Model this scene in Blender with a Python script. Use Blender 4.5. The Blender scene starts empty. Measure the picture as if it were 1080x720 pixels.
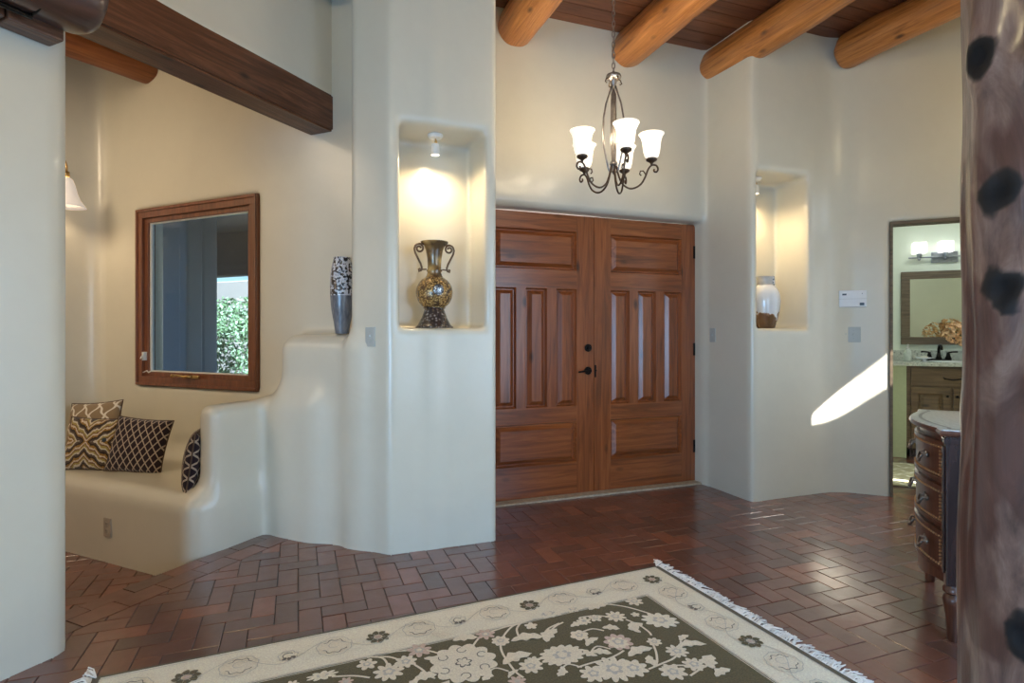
import bpy, bmesh, math, random
import numpy as np
from mathutils import Vector, Matrix, noise as mnoise
R = math.radians
PI = math.pi
scene = bpy.context.scene
COL = scene.collection

# ------------------------------------------------------------------ camera, world, lights, exposure
F = 603.0
HZ = 352.0
CAMH = 1.30
cam_d = bpy.data.cameras.new('camera')
cam_d.sensor_width = 36.0
cam_d.lens = F / 1080.0 * 36.0
cam_d.shift_y = -(360.0 - HZ) / 1080.0
cam_d.clip_start = 0.05
cam = bpy.data.objects.new('camera', cam_d)
cam.location = (0, 0, CAMH)
cam.rotation_euler = (R(90), 0, 0)
COL.objects.link(cam)
scene.camera = cam

scene.view_settings.view_transform = 'Standard'
scene.view_settings.look = 'None'
scene.view_settings.gamma = 1.0
scene.view_settings.use_curve_mapping = False
scene.view_settings.exposure = 0.0

AU = R(20.5)      # entry frame (door wall runs along u)
AD = R(-24.5)     # diagonal frame (window wall runs along p)
S2 = math.sqrt(2)
def uv2w(u, v, z=0):
    return Vector((u * math.cos(AU) - v * math.sin(AU), u * math.sin(AU) + v * math.cos(AU), z))
def pq2w(p, q, z=0):
    return Vector((p * math.cos(AD) - q * math.sin(AD), p * math.sin(AD) + q * math.cos(AD), z))
def uv2pq(u, v): return ((u - v) / S2, (u + v) / S2)
def pq2uv(p, q): return ((p + q) / S2, (q - p) / S2)

world = bpy.data.worlds.new('sky')
scene.world = world
world.use_nodes = True
wn = world.node_tree
bg = wn.nodes['Background']
sky = wn.nodes.new('ShaderNodeTexSky')
sky.sky_type = 'NISHITA'
sky.sun_disc = False
sky.sun_elevation = R(40)
sky.sun_rotation = R(120)
wn.links.new(sky.outputs[0], bg.inputs[0])
bg.inputs[1].default_value = 0.30

def area(name, loc, target, sx, sy, power, color):
    d = bpy.data.lights.new(name, 'AREA')
    d.shape = 'RECTANGLE'; d.size = sx; d.size_y = sy
    d.energy = power; d.color = color
    o = bpy.data.objects.new(name, d)
    o.location = loc
    o.rotation_euler = (Vector(target) - Vector(loc)).to_track_quat('-Z', 'Y').to_euler()
    COL.objects.link(o)
    return o
def point(name, loc, power, color, radius=0.05):
    d = bpy.data.lights.new(name, 'POINT')
    d.energy = power; d.color = color; d.shadow_soft_size = radius
    o = bpy.data.objects.new(name, d); o.location = loc
    COL.objects.link(o)
    return o
def spot(name, loc, target, power, color, angle=90, blend=0.6, radius=0.03):
    d = bpy.data.lights.new(name, 'SPOT')
    d.energy = power; d.color = color; d.shadow_soft_size = radius
    d.spot_size = R(angle); d.spot_blend = blend
    o = bpy.data.objects.new(name, d); o.location = loc
    o.rotation_euler = (Vector(target) - Vector(loc)).to_track_quat('-Z', 'Y').to_euler()
    COL.objects.link(o)
    return o

DAY = (0.30, 0.60, 1.0)
WARM = (1.0, 0.83, 0.60)
NEUT = (1.0, 0.82, 0.47)
# daylight through the two glazed openings behind and to the right of the camera
_w = area('daylight_back_window', pq2w(-0.9, -3.40, 1.15), pq2w(-1.1, 0, 1.05), 2.3, 1.7, 70, DAY)
_w.data.spread = R(120)
area('daylight_right_window', pq2w(1.34, 1.5, 1.4), pq2w(0, 1.5, 1.3), 2.4, 1.9, 62, DAY)
area('hall_wall_area_light', pq2w(2.52, 4.45, 1.5), pq2w(0, 4.6, 1.2), 0.9, 1.9, 7, (0.7, 0.85, 1.0))  # cool area light in front of the closed hall wall
area('hall_sheen_light', pq2w(2.1, 5.36, 1.15), pq2w(1.2, 2.0, 0.6), 0.8, 1.9, 14, (0.8, 0.92, 1.0))  # added at the solid wall to give the brick floor its sheen
# warm fill points added under the ceiling, without fixtures
for i, (p, q, z, e) in enumerate([(-1.0, 0.2, 3.3, 30), (0.5, -1.2, 3.3, 36), (-1.6, -1.8, 3.3, 4), (1.9, 4.2, 3.3, 7), (0.9, 2.0, 3.35, 14)]):
    point('ceiling_fill_light', pq2w(p, q, z), e, NEUT, 0.14)
_w = area('window_nook_fill_area', pq2w(-4.5, 0.7, 3.2), pq2w(-4.9, 2.98, 1.5), 0.9, 0.9, 19, (1.0, 0.79, 0.54))  # added warm fill for the nook walls, no ceiling fixture there
_w.data.spread = R(125)
point('window_nook_fill_point', pq2w(-4.6, -1.4, 2.2), 34, (1.0, 0.79, 0.56), 0.2)  # second added fill for the nook, no lamp at this spot
area('bathroom_lamp_light', pq2w(1.6, 6.7, 2.9), pq2w(1.6, 6.8, 0), 0.9, 0.6, 12, (0.92, 0.98, 1.0))
sun_d = bpy.data.lights.new('sun', 'SUN')
sun_d.energy = 40.0; sun_d.angle = R(0.6); sun_d.color = (1.0, 0.96, 0.9)
sun = bpy.data.objects.new('sun', sun_d)
SD = pq2w(-1.0, 0.25, -0.92) ; SD.z = -0.92
sun.rotation_euler = SD.to_track_quat('-Z', 'Y').to_euler()
COL.objects.link(sun)

# ------------------------------------------------------------------ helpers
def tag(o, label=None, cat=None, group=None, kind=None):
    if label: o['label'] = label
    if cat: o['category'] = cat
    if group: o['group'] = group
    if kind: o['kind'] = kind
    return o
def link(name, me, mats, parent=None, rot=None, loc=None, smooth=False, auto=None):
    o = bpy.data.objects.new(name, me)
    COL.objects.link(o)
    if mats is not None:
        if not isinstance(mats, (list, tuple)): mats = [mats]
        for m in mats: me.materials.append(m)
    if parent is not None: o.parent = parent
    if rot is not None: o.rotation_euler = (0, 0, rot) if not isinstance(rot, (tuple, list)) else rot
    if loc is not None: o.location = loc
    if smooth:
        me.polygons.foreach_set('use_smooth', [True] * len(me.polygons))
        if auto:
            try: me.set_sharp_from_angle(angle=R(auto))
            except Exception: pass
    return o
def empty(name, loc, rz=0.0, label=None, cat=None, group=None):
    o = bpy.data.objects.new(name, None)
    o.empty_display_size = 0.1
    o.location = loc
    o.rotation_euler = (0, 0, rz) if not isinstance(rz, (tuple, list)) else rz
    COL.objects.link(o)
    return tag(o, label, cat, group)

class MB:
    """collects shapes, builds one mesh object"""
    def __init__(s): s.v = []; s.f = []; s.m = []
    def add(s, vs, fs, mi=0):
        b = len(s.v)
        s.v += [tuple(v) for v in vs]
        s.f += [tuple(i + b for i in f) for f in fs]
        s.m += [mi] * len(fs)
        return s
    def box(s, x0, x1, y0, y1, z0, z1, bev=0.0, mi=0, mat=None):
        if bev <= 0:
            vs = [(x, y, z) for z in (z0, z1) for y in (y0, y1) for x in (x0, x1)]
            fs = [(0, 2, 3, 1), (4, 5, 7, 6), (0, 1, 5, 4), (2, 6, 7, 3), (0, 4, 6, 2), (1, 3, 7, 5)]
        else:
            bm = bmesh.new()
            bmesh.ops.create_cube(bm, size=1.0)
            for v in bm.verts:
                v.co = Vector((x0 + (v.co.x + .5) * (x1 - x0), y0 + (v.co.y + .5) * (y1 - y0), z0 + (v.co.z + .5) * (z1 - z0)))
            bmesh.ops.bevel(bm, geom=bm.edges[:], offset=bev, segments=2, profile=0.6, affect='EDGES')
            bm.verts.index_update()
            vs = [v.co.copy() for v in bm.verts]
            fs = [[v.index for v in f.verts] for f in bm.faces]
            bm.free()
        if mat is not None: vs = [mat @ Vector(v) for v in vs]
        return s.add(vs, fs, mi)
    def tube(s, pts, r, n=8, mi=0, caps=True, closed=False):
        pts = [Vector(p) for p in pts]
        rs = r if isinstance(r, (list, tuple)) else [r] * len(pts)
        vs = []; fs = []
        up = None
        L = len(pts)
        for i, p in enumerate(pts):
            if closed: t = pts[(i + 1) % L] - pts[i - 1]
            else: t = pts[min(i + 1, L - 1)] - pts[max(i - 1, 0)]
            if t.length < 1e-9: t = Vector((0, 0, 1))
            t.normalize()
            if up is None:
                up = Vector((0, 0, 1)) if abs(t.z) < 0.9 else Vector((1, 0, 0))
            a = t.cross(up)
            if a.length < 1e-6: a = t.orthogonal()
            a.normalize(); b = a.cross(t).normalized(); up = b
            for k in range(n):
                an = 2 * PI * k / n
                vs.append(p + (a * math.cos(an) + b * math.sin(an)) * rs[i])
        m = L if closed else L - 1
        for i in range(m):
            j = (i + 1) % L
            for k in range(n):
                k2 = (k + 1) % n
                fs.append((i * n + k, i * n + k2, j * n + k2, j * n + k))
        if caps and not closed:
            fs.append(tuple(range(n - 1, -1, -1)))
            fs.append(tuple((L - 1) * n + k for k in range(n)))
        return s.add(vs, fs, mi)
    def lathe(s, prof, n=32, mi=0, mat=None, caps=True, cx=0, cy=0):
        vs = []; fs = []
        for r, z in prof:
            for k in range(n):
                a = 2 * PI * k / n
                vs.append(Vector((cx + r * math.cos(a), cy + r * math.sin(a), z)))
        for i in range(len(prof) - 1):
            for k in range(n):
                k2 = (k + 1) % n
                fs.append((i * n + k, i * n + k2, (i + 1) * n + k2, (i + 1) * n + k))
        if caps:
            if prof[0][0] > 1e-5: fs.append(tuple(range(n - 1, -1, -1)))
            if prof[-1][0] > 1e-5: fs.append(tuple((len(prof) - 1) * n + k for k in range(n)))
        if mat is not None: vs = [mat @ v for v in vs]
        return s.add(vs, fs, mi)
    def ball(s, c, r, mi=0, n=10, sc=(1, 1, 1)):
        prof = [(max(1e-6, math.sin(PI * i / n)), -math.cos(PI * i / n)) for i in range(n + 1)]
        m = Matrix.Translation(Vector(c)) @ Matrix.Diagonal((r * sc[0], r * sc[1], r * sc[2], 1))
        return s.lathe(prof, n=max(8, n), mi=mi, mat=m, caps=False)
    def prism(s, poly, z0, z1, mi=0, mat=None):
        n = len(poly)
        vs = [Vector((x, y, z0)) for x, y in poly] + [Vector((x, y, z1)) for x, y in poly]
        fs = [tuple(range(n - 1, -1, -1)), tuple(range(n, 2 * n))]
        fs += [(i, (i + 1) % n, n + (i + 1) % n, n + i) for i in range(n)]
        if mat is not None: vs = [mat @ v for v in vs]
        return s.add(vs, fs, mi)
    def mesh(s, name):
        me = bpy.data.meshes.new(name)
        me.from_pydata(s.v, [], s.f)
        me.polygons.foreach_set('material_index', s.m)
        me.update()
        return me
    def build(s, name, mats, parent=None, rot=None, loc=None, smooth=False, auto=None):
        me = s.mesh(name)
        return link(name, me, mats, parent, rot, loc, smooth, auto)

def frame_panel_mb(mb, x0, x1, z0, z1, y, depth, lip, mi=0, face=-1):
    """raised panel in the plane y, facing -y: sunk groove, chamfer, raised field"""
    g = 0.012
    def ring(a, yy): return [(x0 + a, yy, z0 + a), (x1 - a, yy, z0 + a), (x1 - a, yy, z1 - a), (x0 + a, yy, z1 - a)]
    levels = [ring(0, y), ring(g, y + depth), ring(g * 1.6, y + depth), ring(g * 1.6 + lip, y + 0.002 - 0.003), ring(g * 1.6 + lip + 0.006, y - 0.001)]
    vs = [p for l in levels for p in l]
    fs = []
    for i in range(len(levels) - 1):
        for k in range(4):
            k2 = (k + 1) % 4
            fs.append((i * 4 + k, i * 4 + k2, (i + 1) * 4 + k2, (i + 1) * 4 + k))
    l = (len(levels) - 1) * 4
    fs.append((l, l + 1, l + 2, l + 3))
    mb.add(vs, fs, mi)

# ------------------------------------------------------------------ materials
class NT:
    def __init__(s, name):
        s.m = bpy.data.materials.new(name); s.m.use_nodes = True
        s.t = s.m.node_tree; s.b = s.t.nodes['Principled BSDF']
        s.out = s.t.nodes['Material Output']
    def n(s, t, **k):
        o = s.t.nodes.new(t)
        for a, b in k.items(): setattr(o, a, b)
        return o
    def l(s, a, b): s.t.links.new(a, b)
    def coord(s, scale=(1, 1, 1), kind='Object', rot=(0, 0, 0)):
        tc = s.n('ShaderNodeTexCoord'); mp = s.n('ShaderNodeMapping')
        mp.inputs['Scale'].default_value = scale
        mp.inputs['Rotation'].default_value = rot
        s.l(tc.outputs[kind], mp.inputs[0])
        return mp.outputs[0]
    def noise(s, vec, scale=5, detail=4, rough=0.5, dist=0):
        o = s.n('ShaderNodeTexNoise')
        o.inputs['Scale'].default_value = scale; o.inputs['Detail'].default_value = detail
        o.inputs['Roughness'].default_value = rough; o.inputs['Distortion'].default_value = dist
        s.l(vec, o.inputs['Vector'])
        return o.outputs['Fac']
    def ramp(s, fac, stops, interp='LINEAR'):
        o = s.n('ShaderNodeValToRGB')
        cr = o.color_ramp; cr.interpolation = interp
        while len(cr.elements) < len(stops): cr.elements.new(0.5)
        for e, (p, c) in zip(cr.elements, stops):
            e.position = p; e.color = (c[0], c[1], c[2], 1)
        s.l(fac, o.inputs[0])
        return o.outputs[0]
    def mix(s, fac, a, b, mode='MIX'):
        o = s.n('ShaderNodeMix', data_type='RGBA', blend_type=mode)
        for sock, v in ((o.inputs[0], fac), (o.inputs[6], a), (o.inputs[7], b)):
            if isinstance(v, (int, float)): sock.default_value = v
            elif isinstance(v, (tuple, list)): sock.default_value = (v[0], v[1], v[2], 1)
            else: s.l(v, sock)
        return o.outputs[2]
    def math(s, op, a, b=None):
        o = s.n('ShaderNodeMath', operation=op)
        for sock, v in ((o.inputs[0], a), (o.inputs[1], b)):
            if v is None: continue
            if isinstance(v, (int, float)): sock.default_value = v
            else: s.l(v, sock)
        return o.outputs[0]
    def bump(s, h, strength=0.3, dist=0.01):
        o = s.n('ShaderNodeBump')
        o.inputs['Strength'].default_value = strength; o.inputs['Distance'].default_value = dist
        s.l(h, o.inputs['Height']); s.l(o.outputs[0], s.b.inputs['Normal'])
    def color(s, c):
        if isinstance(c, (tuple, list)): s.b.inputs['Base Color'].default_value = (c[0], c[1], c[2], 1)
        else: s.l(c, s.b.inputs['Base Color'])
    def set(s, **k):
        for a, v in k.items():
            nm = {'rough': 'Roughness', 'metal': 'Metallic', 'spec': 'Specular IOR Level', 'coat': 'Coat Weight', 'coatr': 'Coat Roughness',
                  'trans': 'Transmission Weight', 'sheen': 'Sheen Weight', 'ior': 'IOR', 'alpha': 'Alpha'}[a]
            if isinstance(v, (int, float)): s.b.inputs[nm].default_value = v
            else: s.l(v, s.b.inputs[nm])

def simple(name, c, rough=0.5, metal=0.0, var=0.12, scale=30, bump=0.0, **k):
    m = NT(name)
    v = m.coord()
    f = m.noise(v, scale, 4)
    m.color(m.ramp(f, [(0.3, [x * (1 - var) for x in c]), (0.7, [min(1, x * (1 + var)) for x in c])]))
    m.set(rough=rough, metal=metal, **k)
    if bump: m.bump(f, bump, 0.004)
    return m.m

def plaster(name, c, rough=0.34, coat=0.25):
    m = NT(name)
    v = m.coord(kind='Generated') if False else m.coord()
    f = m.noise(v, 1.3, 5, 0.55, 0.6)
    g = m.noise(v, 9, 5, 0.6)
    base = m.ramp(f, [(0.3, [x * 0.95 for x in c]), (0.7, [min(1, x * 1.03) for x in c])])
    m.color(m.mix(0.25, base, m.ramp(g, [(0.35, [x * 0.93 for x in c]), (0.65, c)])))
    m.set(rough=m.math('ADD', m.math('MULTIPLY', g, 0.18), rough - 0.09), spec=0.45, coat=coat, coatr=0.2)
    h = m.math('ADD', m.math('MULTIPLY', m.noise(v, 3.2, 3, 0.5), 1.0), m.math('MULTIPLY', m.noise(v, 22, 3, 0.5), 0.06))
    m.bump(h, 0.22, 0.03)
    return m.m

def wood(name, dark, mid, light, along='y', gs=1.0, rough=0.4, coat=0.2, knots=True, bump=0.25, coatr=0.2, spec=0.5):
    m = NT(name)
    st = {'x': (0.9, 14, 14), 'y': (14, 0.9, 14), 'z': (14, 14, 0.9)}[along]
    v = m.coord(tuple(a * gs for a in st))
    f = m.noise(v, 1.6, 7, 0.62, 1.2)
    v2 = m.coord({'x': (1, 3, 3), 'y': (3, 1, 3), 'z': (3, 3, 1)}[along])
    g = m.noise(v2, 1.1 * gs, 4, 0.5, 0.5)
    c = m.ramp(f, [(0.25, dark), (0.48, mid), (0.75, light)])
    c = m.mix(m.math('MULTIPLY', g, 0.7), c, m.ramp(f, [(0.3, [x * 0.55 for x in dark]), (0.7, mid)]))
    if knots:
        vk = m.coord({'x': (1.6, 3.4, 3.4), 'y': (3.4, 1.6, 3.4), 'z': (3.4, 3.4, 1.6)}[along])
        vo = m.n('ShaderNodeTexVoronoi'); vo.inputs['Scale'].default_value = 1.6 * gs
        m.l(vk, vo.inputs['Vector'])
        k = m.ramp(vo.outputs['Distance'], [(0.05, (1, 1, 1)), (0.16, (0, 0, 0))])
        c = m.mix(m.math('MULTIPLY', k, 0.85), c, [x * 0.25 for x in dark])
    m.color(c)
    m.set(rough=rough, coat=coat, coatr=coatr, spec=spec)
    m.bump(f, bump, 0.006)
    return m.m

M = {}
M['plaster'] = plaster('plaster', (0.67, 0.63, 0.515), 0.36, 0.6)
M['plaster_nook'] = plaster('plaster_nook', (0.80, 0.72, 0.58))
M['plaster_bath'] = plaster('plaster_bath', (0.74, 0.80, 0.68), rough=0.6, coat=0.0)
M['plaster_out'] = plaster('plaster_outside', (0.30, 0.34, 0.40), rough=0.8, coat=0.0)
M['viga'] = wood('viga_pine', (0.22, 0.065, 0.012), (0.54, 0.20, 0.042), (0.76, 0.34, 0.10), 'y', 1.3, 0.42, 0.15, bump=0.8)
M['viga_nook'] = wood('viga_pine_orange', (0.15, 0.040, 0.010), (0.32, 0.10, 0.025), (0.44, 0.16, 0.05), 'y', 1.0, 0.5, 0.1)
M['beam'] = wood('beam_dark', (0.05, 0.017, 0.007), (0.13, 0.046, 0.018), (0.26, 0.11, 0.052), 'y', 1.3, 0.42, 0.12, bump=0.5)
M['log_dark'] = wood('log_dark', (0.045, 0.018, 0.010), (0.085, 0.036, 0.022), (0.13, 0.058, 0.038), 'y', 0.8, 0.32, 0.4)
M['boards'] = None
M['door_v'] = wood('door_alder_v', (0.13, 0.032, 0.007), (0.29, 0.074, 0.017), (0.42, 0.13, 0.038), 'z', 1.0, 0.33, 0.35, bump=0.12)
M['door_h'] = wood('door_alder_h', (0.13, 0.032, 0.007), (0.30, 0.078, 0.018), (0.44, 0.14, 0.042), 'x', 1.0, 0.33, 0.35, bump=0.12)
M['casing'] = wood('window_casing_wood', (0.10, 0.030, 0.012), (0.20, 0.066, 0.026), (0.28, 0.10, 0.042), 'z', 1.2, 0.35, 0.3, knots=False, bump=0.1)
M['chest'] = wood('chest_walnut', (0.055, 0.018, 0.010), (0.125, 0.045, 0.024), (0.22, 0.088, 0.048), 'z', 1.4, 0.28, 0.5, knots=False, bump=0.1)
M['chest_dark'] = wood('chest_dark', (0.018, 0.010, 0.010), (0.04, 0.02, 0.018), (0.07, 0.034, 0.03), 'z', 1.4, 0.22, 0.6, knots=False, bump=0.1)
M['vanity'] = wood('vanity_knotty', (0.07, 0.045, 0.018), (0.16, 0.10, 0.045), (0.26, 0.17, 0.08), 'x', 1.3, 0.45, 0.15)
M['mirror_frame'] = wood('mirror_frame_wood', (0.07, 0.05, 0.03), (0.15, 0.11, 0.07), (0.22, 0.17, 0.11), 'x', 1.6, 0.5, 0.0, knots=False)
M['iron'] = simple('black_iron', (0.02, 0.018, 0.017), 0.35, 0.9)
M['bronze'] = simple('antique_bronze', (0.13, 0.085, 0.055), 0.38, 0.85, var=0.4)
M['pewter'] = simple('brushed_pewter', (0.30, 0.27, 0.25), 0.3, 0.9, var=0.3)
M['steel'] = simple('grey_steel', (0.35, 0.38, 0.42), 0.3, 0.9)
M['brass'] = simple('brass', (0.55, 0.36, 0.14), 0.3, 0.95)
M['switch'] = simple('switch_plastic', (0.46, 0.48, 0.45), 0.4, var=0.03)
M['outlet'] = simple('outlet_plastic', (0.42, 0.36, 0.28), 0.45, var=0.03)
M['white_plastic'] = simple('white_plastic', (0.80, 0.82, 0.84), 0.4, var=0.02)
M['dark_plastic'] = simple('dark_plastic', (0.05, 0.07, 0.10), 0.3)
M['white_metal'] = simple('white_enamel', (0.75, 0.74, 0.70), 0.35, var=0.03)
M['threshold'] = simple('threshold_stone', (0.46, 0.35, 0.24), 0.6, var=0.2, scale=40)
M['grout'] = simple('dark_grout', (0.045, 0.026, 0.018), 0.55, var=0.4)
M['panel_green'] = simple('painted_panel', (0.50, 0.56, 0.34), 0.5, var=0.04)
M['roofing'] = simple('portal_roof', (0.07, 0.075, 0.09), 0.7)
M['soap_glass'] = simple('soap_dispenser', (0.55, 0.60, 0.54), 0.2, var=0.1)

# brick floor: colour per brick
def brick_mat():
    m = NT('brick_paver')
    at = m.n('ShaderNodeAttribute'); at.attribute_name = 'brick'
    sep = m.n('ShaderNodeSeparateColor'); m.l(at.outputs['Color'], sep.inputs[0])
    v = m.coord()
    f = m.noise(v, 14, 6, 0.65)
    g = m.noise(v, 60, 4, 0.6)
    base = m.ramp(sep.outputs[0], [(0.0, (0.125, 0.047, 0.029)), (0.45, (0.195, 0.062, 0.034)), (0.8, (0.25, 0.075, 0.040)), (1.0, (0.32, 0.098, 0.046))])
    m.color(m.mix(m.math('MULTIPLY', f, 0.55), base, (0.075, 0.034, 0.024)))
    m.set(rough=m.math('ADD', m.math('MULTIPLY', f, 0.26), 0.30), spec=0.3, coat=0.9, coatr=0.15)
    m.b.inputs['Coat IOR'].default_value = 1.62
    m.bump(m.math('ADD', m.math('MULTIPLY', m.noise(v, 7, 3), 1.0), m.math('MULTIPLY', g, 0.25)), 0.30, 0.009)
    m.l([n for n in m.t.nodes if n.type == 'BUMP'][0].outputs[0], m.b.inputs['Coat Normal'])
    return m.m
M['brick'] = brick_mat()

def board_mat():
    m = NT('ceiling_boards')
    at = m.n('ShaderNodeAttribute'); at.attribute_name = 'brick'
    sep = m.n('ShaderNodeSeparateColor'); m.l(at.outputs['Color'], sep.inputs[0])
    v = m.coord((0.9, 10, 10))
    f = m.noise(v, 2.4, 6, 0.6, 0.8)
    a = m.ramp(f, [(0.3, (0.07, 0.022, 0.010)), (0.7, (0.17, 0.062, 0.028))])
    b = m.ramp(f, [(0.3, (0.10, 0.036, 0.015)), (0.7, (0.24, 0.095, 0.043))])
    m.color(m.mix(sep.outputs[0], a, b))
    m.set(rough=0.5, coat=0.1)
    m.bump(f, 0.25, 0.004)
    return m.m
M['boards'] = board_mat()

def emit(name, c, strength, base=None):
    m = NT(name)
    m.color(base or c)
    m.b.inputs['Emission Color'].default_value = (c[0], c[1], c[2], 1)
    m.b.inputs['Emission Strength'].default_value = strength
    m.set(rough=0.3)
    return m.m
M['shade_glow'] = emit('lit_frosted_glass', (1.0, 0.88, 0.70), 0.85, (0.9, 0.87, 0.8))
M['shade_glow_low'] = emit('sconce_glass', (1.0, 0.86, 0.74), 0.28, (0.85, 0.80, 0.76))
M['bulb'] = emit('lamp_bulb', (1.0, 0.88, 0.66), 5.0)
M['bath_glow'] = emit('bath_lamp_glass', (1.0, 0.98, 0.94), 1.3)

def glass_mat(name, tint, gloss=0.04):
    m = NT(name)
    t = m.n('ShaderNodeBsdfTransparent'); t.inputs[0].default_value = (*tint, 1)
    g = m.n('ShaderNodeBsdfGlossy'); g.inputs['Roughness'].default_value = 0.02
    fr = m.n('ShaderNodeLayerWeight'); fr.inputs[0].default_value = 0.5
    mx = m.n('ShaderNodeMixShader')
    m.l(m.math('ADD', m.math('MULTIPLY', m.math('POWER', fr.outputs[1], 4.0), 0.8), gloss), mx.inputs[0]); m.l(t.outputs[0], mx.inputs[1]); m.l(g.outputs[0], mx.inputs[2])
    m.l(mx.outputs[0], m.out.inputs[0])
    return m.m
M['glass'] = glass_mat('window_glass', (0.62, 0.74, 0.82))
mm = NT('mirror_silver'); mm.color((0.86, 0.92, 0.86)); mm.set(metal=1.0, rough=0.02); M['mirror'] = mm.m

# ------------------------------------------------------------------ signed-distance plaster shells (hand-rounded adobe)
def sd_box(P, lo, hi, r=0.0):
    lo = np.array(lo, np.float32); hi = np.array(hi, np.float32)
    c = (lo + hi) / 2; h = (hi - lo) / 2 - r
    q = [np.abs(P[i] - c[i]) - h[i] for i in range(3)]
    out = np.sqrt(np.maximum(q[0], 0) ** 2 + np.maximum(q[1], 0) ** 2 + np.maximum(q[2], 0) ** 2)
    return out + np.minimum(np.maximum(q[0], np.maximum(q[1], q[2])), 0) - r
def sd_poly(P, poly, z0, z1, r=0.0):
    """vertical prism over a polygon (x, y), rounded by r (polygon is shrunk approx. by r through the distance)"""
    X, Y = P[0][:, :, 0], P[1][:, :, 0]
    n = len(poly)
    d = np.full(X.shape, 1e9, np.float32); s = np.ones(X.shape, np.float32)
    for i in range(n):
        ax, ay = poly[i]; bx, by = poly[i - 1]
        ex, ey = bx - ax, by - ay
        wx, wy = X - ax, Y - ay
        t = np.clip((wx * ex + wy * ey) / (ex * ex + ey * ey), 0, 1)
        d = np.minimum(d, (wx - ex * t) ** 2 + (wy - ey * t) ** 2)
        c1 = Y >= ay; c2 = Y < by; c3 = ex * wy > ey * wx
        m = (c1 & c2 & c3) | (~c1 & ~c2 & ~c3)
        s = np.where(m, -s, s)
    d2 = (s * np.sqrt(d))[:, :, None] + r
    dz = np.abs(P[2] - (z0 + z1) / 2) - (z1 - z0) / 2 + r
    return np.minimum(np.maximum(d2, dz), 0) + np.sqrt(np.maximum(d2, 0) ** 2 + np.maximum(dz, 0) ** 2) - r
def smin(a, b, k):
    h = np.maximum(k - np.abs(a - b), 0) / k
    return np.minimum(a, b) - h * h * k * 0.25
def smax(a, b, k): return -smin(-a, -b, k)

def surface_nets(fn, lo, hi, h, name):
    nx, ny, nz = [int(math.ceil((hi[i] - lo[i]) / h)) + 1 for i in range(3)]
    ax = [np.float32(lo[i]) + np.arange(n, dtype=np.float32) * np.float32(h) for i, n in enumerate((nx, ny, nz))]
    P = np.meshgrid(*ax, indexing='ij')
    V = fn(P).astype(np.float32)
    # close the block at its own borders is not needed: the borders lie inside other walls
    S = V < 0
    c = [S[i:nx - 1 + i, j:ny - 1 + j, k:nz - 1 + k] for i in (0, 1) for j in (0, 1) for k in (0, 1)]
    cnt = sum(x.astype(np.int8) for x in c)
    cell = (cnt > 0) & (cnt < 8)
    idx = -np.ones(cell.shape, np.int64)
    I = np.argwhere(cell)
    idx[cell] = np.arange(len(I))
    acc = np.zeros((len(I), 3), np.float64); num = np.zeros(len(I))
    offs = [(i, j, k) for i in (0, 1) for j in (0, 1) for k in (0, 1)]
    for a in range(8):
        for b in range(a + 1, 8):
            oa, ob = offs[a], offs[b]
            if sum(abs(oa[t] - ob[t]) for t in range(3)) != 1: continue
            va = V[I[:, 0] + oa[0], I[:, 1] + oa[1], I[:, 2] + oa[2]].astype(np.float64)
            vb = V[I[:, 0] + ob[0], I[:, 1] + ob[1], I[:, 2] + ob[2]].astype(np.float64)
            m = (va < 0) != (vb < 0)
            t = np.where(m, va / np.where(m, va - vb, 1), 0)
            for d in range(3):
                acc[:, d] += np.where(m, oa[d] + (ob[d] - oa[d]) * t, 0)
            num += m
    pos = acc / num[:, None]
    co = (I + pos) * h + np.array(lo)
    quads = []
    for d in range(3):
        e = [(1, 2), (2, 0), (0, 1)][d]
        sl0 = [slice(1, -1)] * 3; sl1 = [slice(1, -1)] * 3
        sl0[d] = slice(0, -1); sl1[d] = slice(1, None)
        A = S[tuple(sl0)]; B = S[tuple(sl1)]
        ch = A != B
        K = np.argwhere(ch)
        flip = A[ch]
        base = K.copy()
        for t in range(3):
            if t != d: base[:, t] += 1
        def cid(da, db):
            q = base.copy(); q[:, e[0]] -= da; q[:, e[1]] -= db
            return idx[q[:, 0], q[:, 1], q[:, 2]]
        q = np.stack([cid(0, 0), cid(1, 0), cid(1, 1), cid(0, 1)], 1)
        q[~flip] = q[~flip][:, ::-1]
        quads.append(q)
    Q = np.concatenate(quads); Q = Q[(Q >= 0).all(1)]
    me = bpy.data.meshes.new(name)
    me.vertices.add(len(co)); me.vertices.foreach_set('co', co.astype(np.float32).ravel())
    me.loops.add(len(Q) * 4); me.loops.foreach_set('vertex_index', Q.astype(np.int32).ravel())
    me.polygons.add(len(Q)); me.polygons.foreach_set('loop_start', np.arange(0, len(Q) * 4, 4, dtype=np.int32))
    me.update(calc_edges=True); me.validate()
    me.polygons.foreach_set('use_smooth', [True] * len(me.polygons))
    return me

CEIL = 3.73
LOWZ = -0.15
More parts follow.
